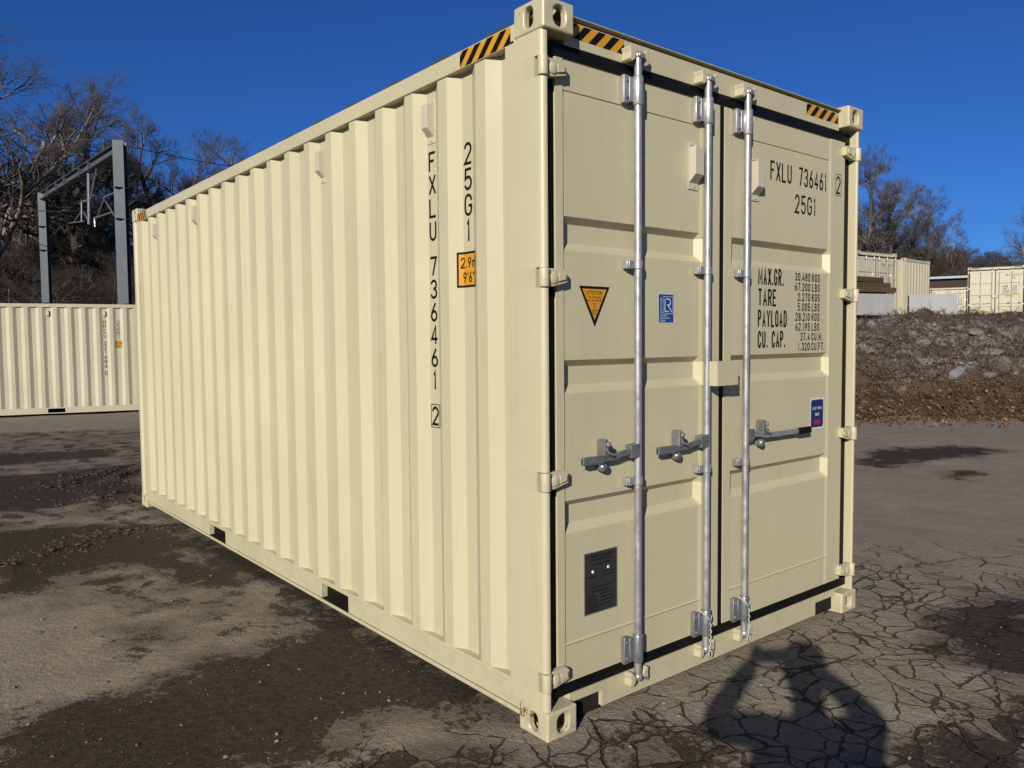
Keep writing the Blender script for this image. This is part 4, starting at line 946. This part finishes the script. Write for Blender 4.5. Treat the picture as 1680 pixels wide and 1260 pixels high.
tree('ash', 345, 66, 262, 'low bare tree between two taller ones above the container edge')
GL = 'bare trees of the left wood'; LL = 'one of many bare grey trees crowding the left wood'
for i in range(20):
    px = rng.uniform(-90, 420); tree(rng.choice(['thin', 'ash', 'maple']), px, rng.uniform(46, 72), 300 + rng.uniform(-45, 70) - max(0, 120 - px) * .35, LL, GL)
for i in range(14): tree(rng.choice(['thin', 'ash', 'maple']), rng.uniform(400, 760), rng.uniform(55, 80), rng.uniform(330, 400), LL, GL)
LB = 'tangled dark leafless scrub at the foot of the left wood'; GB = 'scrub under the left wood'
for i in range(34): tree('scrub', rng.uniform(-70, 300), rng.uniform(37, 50), rng.uniform(375, 450), LB, GB, cat='shrub', name='bare_shrub', wide=1.35)
for i in range(14): tree('scrub', rng.uniform(300, 720), rng.uniform(42, 56), rng.uniform(430, 480), LB, GB, cat='shrub', name='bare_shrub', wide=1.35)
tree('maple', 1412, 62, 242, 'tallest bare tree on the right, rising beside the container corner', rz=2.0, wide=.9)
tree('ash', 1448, 66, 262, 'second bare tree from the container corner on the right', rz=.4)
tree('maple', 1490, 72, 305, 'bare tree with long arching branches behind the upper yard', rz=3.3)
tree('thin', 1522, 74, 320, 'upright thin bare tree in the middle of the right skyline')
tree('ash', 1550, 78, 345, 'low bare tree sloping down the right skyline')
tree('oak', 1688, 56, 335, 'bare tree with a rounded crown at the far right edge', rz=2.2, wide=.8)
GR = 'bare trees of the right wood'; LR_ = 'one of many bare brown trees in the wooded slope at right'
for i in range(44):
    px = rng.uniform(1385, 1710); ty = 372 + (px - 1410) * .22 + rng.uniform(-22, 45); tree(rng.choice(['thin', 'thin', 'ash', 'scrub']), px, rng.uniform(72, 95), ty, LR_, GR, wide=1.2)
for i in range(12): tree(rng.choice(['thin', 'ash']), rng.uniform(1130, 1385), rng.uniform(72, 95), rng.uniform(340, 400), LR_, GR, wide=1.2)
LS = 'dark brown scrub along the foot of the right wood'; GS = 'scrub under the right wood'
for i in range(40): tree('scrub', rng.uniform(1385, 1710), rng.uniform(70, 84), rng.uniform(402, 446), LS, GS, cat='shrub', name='bare_shrub', wide=1.5)

# ---------------------------------------------------------------- railway gantry with its wires
XR_, YR_ = at(210, 24.0); XL_, YL_ = at(83, 31.6); TOPZ = 7.62
g = empty('railway_gantry', (XR_, YR_, 0), 0, label='grey steel railway gantry with two posts and a sloping looking cross beam', cat='gantry')
def hcol(x, y, w, ztop, ang):
    mb = MB(); c, s_ = math.cos(ang), math.sin(ang)
    def bx(u0, u1, v0, v1, z0, z1):
        mb.prism([(x - XR_ + c * u - s_ * v, y - YR_ + s_ * u + c * v) for u, v in ((u0, v0), (u1, v0), (u1, v1), (u0, v1))], 2, z0, z1)
    bx(-w / 2, w / 2, -w / 2, -w / 2 + .025, -.2, ztop); bx(-w / 2, w / 2, w / 2 - .025, w / 2, -.2, ztop); bx(-.012, .012, -w / 2 + .025, w / 2 - .025, -.2, ztop)
    return mb
bdir = math.atan2(YL_ - YR_, XL_ - XR_)
for (x, y, w, zt) in ((XR_, YR_, .31, z_of(199, 237, 24.0)), (XL_, YL_, .28, TOPZ)):
    pst = hcol(x, y, w, zt, RA + .12).build('post', M['steel'], g)
    for z in (z_of(199, 312, 24), z_of(199, 362, 24)):
        b = MB(); b.box((x - XR_ - .20, y - YR_ - .20, z - .03), (x - XR_ + .20, y - YR_ + .20, z + .0)); b.build('post_band', M['dark'], pst)
bm_ = MB(); ex, ey = XL_ - XR_, YL_ - YR_; ln = math.hypot(ex, ey); ux, uy = ex / ln, ey / ln; nx__, ny__ = -uy, ux
def along(s_, off=0.0): return (ux * s_ + nx__ * off, uy * s_ + ny__ * off)
def bar(mb, s0, s1, o0, o1, z0, z1): mb.prism([along(s0, o0), along(s1, o0), along(s1, o1), along(s0, o1)], 2, z0, z1)
bar(bm_, .1, ln + .1, -.02, .02, TOPZ - .24, TOPZ); bar(bm_, .1, ln + .1, -.13, .13, TOPZ, TOPZ + .025); bar(bm_, .1, ln + .1, -.13, .13, TOPZ - .265, TOPZ - .24)
beam = bm_.build('cross_beam', M['steel'], g)
for q in (.30, .42, .62, .74, .88):
    b = MB(); bar(b, ln * q, ln * q + .05, -.135, .135, TOPZ - .30, TOPZ + .03); b.build('stiffener', M['steel'], beam)
def rel(px, py, frac):               # a point on the vertical plane of the gantry
    d = ray(px, py); A = np.array([[d[0], -ux], [d[1], -uy]]); t_, s_ = np.linalg.solve(A, np.array([XR_ - CAM[0], YR_ - CAM[1]])); p = CAM + d * t_; return (p[0] - XR_, p[1] - YR_, p[2])
def rod(nm, a_, b_, r_, par=None, mat='steel'): MB().tube([rel(*a_, 0), rel(*b_, 0)], r_, 6).build(nm, M[mat], par or g)
hp = MB().tube([rel(145, 268, 0), rel(146, 368, 0)], .05, 8).build('drop_pole', M['dullgalv'], g)
rod('drop_brace', (159, 275), (148, 330), .028, None, 'dullgalv'); rod('bracket_arm', (134, 331), (147, 328), .04, None, 'dullgalv'); rod('hanger_tube', (134, 330), (134, 364), .03, None, 'dullgalv')
rod('strut', (134, 346), (120, 366), .022, None, 'dullgalv'); rod('strut', (137, 348), (146, 364), .022, None, 'dullgalv'); rod('registration_arm', (113, 366), (138, 363), .022, None, 'dullgalv')
rod('strut', (169, 325), (190, 315), .03, None, 'dullgalv'); rod('strut', (171, 327), (160, 354), .022, None, 'dullgalv'); rod('strut', (173, 330), (188, 354), .022, None, 'dullgalv'); rod('registration_arm', (154, 358), (182, 349), .028, None, 'dullgalv'); rod('strut', (155, 358), (156, 372), .028, None, 'dullgalv')
for (px, y0, y1) in ((170, 234, 251), (121, 263, 281)):
    p0, p1 = rel(px, y1, 0), rel(px, y0, 0); ins = MB(); k = 9
    for i in range(k):
        z = p0[2] + (p1[2] - p0[2]) * i / k; ins.lathe((p0[0], p0[1], z), [(.03, 0), (.075, .006), (.03, .03)], n=10)
    ins.build('insulator', M['rock'], g); rod('insulator_pin', (px, y0 - 5), (px, y0), .02)
M['wire'] = plain('overhead_wire_metal', (.04, .042, .045), .5, .5)
def wire(a_, b_, sag, label):
    A = np.array(a_); B = np.array(b_); pts = [tuple(A + (B - A) * t_ - np.array([0, 0, sag * 4 * t_ * (1 - t_)])) for t_ in np.linspace(0, 1, 14)]; MB().tube(pts, .014, 5).build('overhead_wire', M['wire'], None, label=label, cat='wire', group='overhead wires at the gantry')
pI = np.array(rel(170, 229, 0)) + np.array([XR_, YR_, 0]); xx, yy = at(520, 34); wire(pI, (xx, yy, z_of(520, 286, 34)), .25, 'thin overhead wire running from the gantry insulator towards the right'); xx, yy = at(-120, 26); wire(pI, (xx, yy, z_of(-120, 205, 26)), .2, 'thin overhead wire running from the gantry insulator off to the left')
pJ = np.array(rel(134, 346, 0)) + np.array([XR_, YR_, 0]); xx, yy = at(-160, 30); wire(pJ, (xx, yy, z_of(-160, 322, 30)), .2, 'thin overhead wire running low from the drop pole off to the left')

# ---------------------------------------------------------------- house in the left wood, shed behind the upper yard
def house(name, px, Z, base_py, wd, dp, hw, hr, rz, wm, rm, label, wins):
    x, y = at(px, Z); z = z_of(px, base_py, Z); r = empty(name, (x, y, z), rz, label=label, cat='building')
    b = MB(); b.box((-wd / 2, 0, 0), (wd / 2, dp, hw)); b.prism([(hw, -wd / 2), (hw, wd / 2), (hw + hr, 0)], 1, 0, dp); b.build('wall', wm, r)
    for s_ in (-1, 1):
        m_ = MB(); e = .25; m_.add([(0, -e, hw + hr + .08), (s_ * (wd / 2 + e), -e, hw - e * hr / (wd / 2) + .08), (s_ * (wd / 2 + e), dp + e, hw - e * hr / (wd / 2) + .08), (0, dp + e, hw + hr + .08), (0, -e, hw + hr), (s_ * (wd / 2 + e), -e, hw - e * hr / (wd / 2)), (s_ * (wd / 2 + e), dp + e, hw - e * hr / (wd / 2)), (0, dp + e, hw + hr)], [(0, 1, 2, 3), (7, 6, 5, 4), (0, 4, 5, 1), (1, 5, 6, 2), (2, 6, 7, 3)]); m_.build('roof', rm, r)
    for (u, v, w_, h_) in wins:
        fr = MB(); fr.box((u - w_ / 2 - .07, -.05, v - .07), (u + w_ / 2 + .07, -.003, v + h_ + .07)); f_ = fr.build('window', M['white'], r); pn = MB(); pn.box((u - w_ / 2, -.056, v), (u - .02, -.05, v + h_)); pn.box((u + .02, -.056, v), (u + w_ / 2, -.05, v + h_)); pn.build('pane', M['glass'], f_)
M['glass'] = plain('dark_window_glass', (.01, .012, .015), .1, 0, .2, 1, .6); M['siding'] = plain('pale_siding', (.42, .43, .45), .8, 0, .15, 2); M['roofing'] = plain('grey_roofing', (.22, .24, .27), .7, 0, .25, 1.5); M['brownwall'] = plain('dark_brown_wall', (.05, .032, .022), .85, 0, .3, 1); M['bluegrey'] = plain('pale_blue_metal_roof', (.36, .42, .48), .5, .2, .12, 1)
house('house', 172, 64, 512, 3.6, 6, 1.6, .8, RA + .15, M['siding'], M['roofing'], 'small pale house with a dark window glimpsed through the left wood', [(.35, .45, 1.0, .95), (-1.0, .5, .6, .8)])
x, y = at(1552, 66); r = empty('shed', (x, y, 2.0), RA - .5, label='long dark brown shed with a pale blue roof behind the distant low container', cat='building')
b = MB(); b.box((-7, 0, 0), (7, 6, z_of(1552, 458, 66) - 2.0)); b.build('wall', M['brownwall'], r)
hz_ = z_of(1552, 458, 66) - 2.0; b = MB(); b.box((-7.3, -.4, hz_), (7.3, 6.4, hz_ + .18)); b.build('roof', M['bluegrey'], r)

# ---------------------------------------------------------------- the photographer, whose shadow falls across the yard
RH = np.array([CR[0], CR[1], 0]); RH /= np.linalg.norm(RH); FH = np.array([-RH[1], RH[0], 0])
def body_pt(r_, f_, z): q = np.array([CAM[0], CAM[1], 0]) + RH * r_ + FH * f_; return (q[0], q[1], z)
def skin_obj(name, nodes, edges, mat, parent, root=0, sub=2, **k):
    me = bpy.data.meshes.new(name); me.from_pydata([n_[0] for n_ in nodes], edges, []); o = bpy.data.objects.new(name, me); COL.objects.link(o)
    md = o.modifiers.new('skin', 'SKIN'); md.use_smooth_shade = True
    for i, (p, rx) in enumerate(nodes):
        sv = me.skin_vertices[0].data[i]; sv.radius = rx if isinstance(rx, tuple) else (rx, rx); sv.use_root = (i == root)
    ms = o.modifiers.new('sub', 'SUBSURF'); ms.levels = sub; ms.render_levels = sub; me.materials.append(mat)
    if parent: o.parent = parent
    return tag(o, **k)
M['jacket'] = plain('dark_jacket', (.03, .032, .04), .85, 0, .2, 30); M['jeans'] = plain('blue_jeans', (.035, .05, .09), .9, 0, .2, 30); M['skin'] = plain('skin', (.42, .24, .17), .55, 0, .08, 20); M['hair'] = plain('dark_hair', (.03, .02, .015), .6, 0, .3, 60); M['shoe'] = plain('brown_boots', (.06, .035, .02), .6); M['phone'] = plain('black_phone', (.01, .01, .012), .25)
pr = empty('person', body_pt(.07, -.35, 0), 0, label='photographer in a dark jacket holding up a phone, standing behind the viewpoint', cat='person')
def loc(p): return tuple(np.array(p) - np.array(body_pt(.07, -.35, 0)))
def B(r_, f_, z, rad): return (loc(body_pt(r_, f_, z)), rad)
nodes = [B(.06, -.39, .98, (.22, .20)), B(.06, -.39, 1.17, (.27, .25)), B(.065, -.36, 1.29, (.21, .19)), B(.07, -.335, 1.42, (.10, .075)), B(.07, -.32, 1.485, (.056, .06)), B(.07, -.31, 1.565, (.10, .10)), B(.07, -.315, 1.64, (.118, .118)), B(.07, -.32, 1.685, (.075, .08)),
         B(-.12, -.335, 1.395, .068), B(-.295, -.15, 1.34, .066), B(-.185, -.09, 1.455, .050), B(-.085, -.05, 1.56, .042),
         B(.25, -.335, 1.365, .066), B(.39, -.20, 1.355, .068), B(.265, -.125, 1.475, .052), B(.135, -.06, 1.555, .044),
         B(-.03, -.36, .88, .105), B(-.04, -.35, .50, .072), B(-.05, -.38, .10, .052), B(-.05, -.27, .045, .045), B(.17, -.36, .88, .105), B(.18, -.35, .50, .072), B(.19, -.38, .10, .052), B(.19, -.27, .045, .045)]
edges = [(0, 1), (1, 2), (2, 3), (3, 4), (4, 5), (5, 6), (6, 7), (2, 8), (8, 9), (9, 10), (10, 11), (2, 12), (12, 13), (13, 14), (14, 15), (0, 16), (16, 17), (17, 18), (18, 19), (0, 20), (20, 21), (21, 22), (22, 23)]
def m_clothes():
    t = NT('jacket_jeans_skin'); sep = t.n.new('ShaderNodeSeparateXYZ'); t.link(t.co.outputs['Object'], sep.inputs[0]); z = sep.outputs[2]
    c = t.mix(t.ramp(z, .93, .935), (.035, .05, .09), (.03, .032, .04)); return t.set(t.mix(t.ramp(z, 1.475, 1.48), c, (.42, .24, .17)), .8, 0, .2)
bd = skin_obj('body', nodes, edges, m_clothes(), pr)
hr_ = MB(); hr_.lathe(loc(body_pt(.07, -.325, 1.65)), [(.098, -.01), (.104, .02), (.098, .06), (.07, .10), (.02, .118)], n=16); hr_.build('hair', M['hair'], pr, smooth=60)
fc = MB(); fc.lathe(loc(body_pt(.07, -.245, 1.595)), [(.05, -.045), (.062, 0), (.058, .05)], n=12); fc.build('face', M['skin'], pr, smooth=60)
ns = MB(); ns.tube([loc(body_pt(.07, -.185, 1.64)), loc(body_pt(.07, -.165, 1.605)), loc(body_pt(.07, -.185, 1.595))], [.008, .014, .010], 8); ns.build('nose', M['skin'], pr, smooth=60)
for sx_ in (-1, 1):
    e_ = MB(); e_.lathe(loc(body_pt(.07 + sx_ * .026, -.188, 1.635)), [(.004, -.008), (.010, 0), (.004, .008)], n=8); e_.build('eye', M['white'], pr, smooth=60)
    e_ = MB(); e_.tube([loc(body_pt(.07 + sx_ * .086, -.31, 1.65)), loc(body_pt(.07 + sx_ * .10, -.315, 1.62)), loc(body_pt(.07 + sx_ * .086, -.31, 1.59))], [.010, .016, .008], 8); e_.build('ear', M['skin'], pr, smooth=60)
# hands closed on the two ends of the phone
for sx_, hx_ in ((-1, -.085), (1, .135)):
    end = -.055 if sx_ < 0 else .105; zc = 1.575; nd = [B(hx_ + sx_ * .012, -.052, zc - .030, .026), B(hx_, -.048, zc + .005, .030)]; ed = [(0, 1)]
    for i, (dz_, l_) in enumerate(((.042, .9), (.024, 1.0), (.006, .96), (-.012, .8))):
        b_ = len(nd); nd += [B(hx_ + sx_ * .004, -.030, zc + dz_, .0105), B(end + sx_ * .012, -.012, zc + dz_ + .003, .009), B(end - sx_ * .012 * l_, -.0105, zc + dz_ + .002, .0075)]; ed += [(1, b_), (b_, b_ + 1), (b_ + 1, b_ + 2)]
    b_ = len(nd); nd += [B(hx_ - sx_ * .008, -.055, zc - .020, .012), B(end - sx_ * .010, -.047, zc - .008, .0095), B(end - sx_ * .030, -.043, zc + .004, .008)]; ed += [(0, b_), (b_, b_ + 1), (b_ + 1, b_ + 2)]
    skin_obj('hand', nd, ed, M['skin'], pr, sub=1)
for (r_, sgn_) in ((-.05, 0), (.19, 0)):
    sh = MB(); sh.prism([loc(body_pt(r_ + a_, f_, 0))[:2] for a_, f_ in ((-.045, -.43), (.045, -.43), (.052, -.25), (.035, -.17), (-.035, -.17), (-.052, -.25))], 2, 0.0, .085); sh.build('boot', M['shoe'], pr, bevel=.02)
ph = empty('phone', body_pt(.025, -.03, 1.578), RA, label='black phone held sideways in both hands behind the viewpoint', cat='phone')
b = MB(); b.box((-.078, -.004, -.037), (.078, .004, .037)); b.build('phone_body', M['phone'], ph, bevel=.003)
b = MB(); b.box((-.07, -.0046, -.033), (.07, -.0041, .033)); b.build('screen', M['glass'], ph)
for q in ((-.055, .018), (-.055, -.002)):
    b = MB(); b.lathe((q[0], .004, q[1]), [(.008, 0), (.008, .002), (.006, .0025)], 'y', 14); b.build('lens', M['glass'], ph, smooth=50)
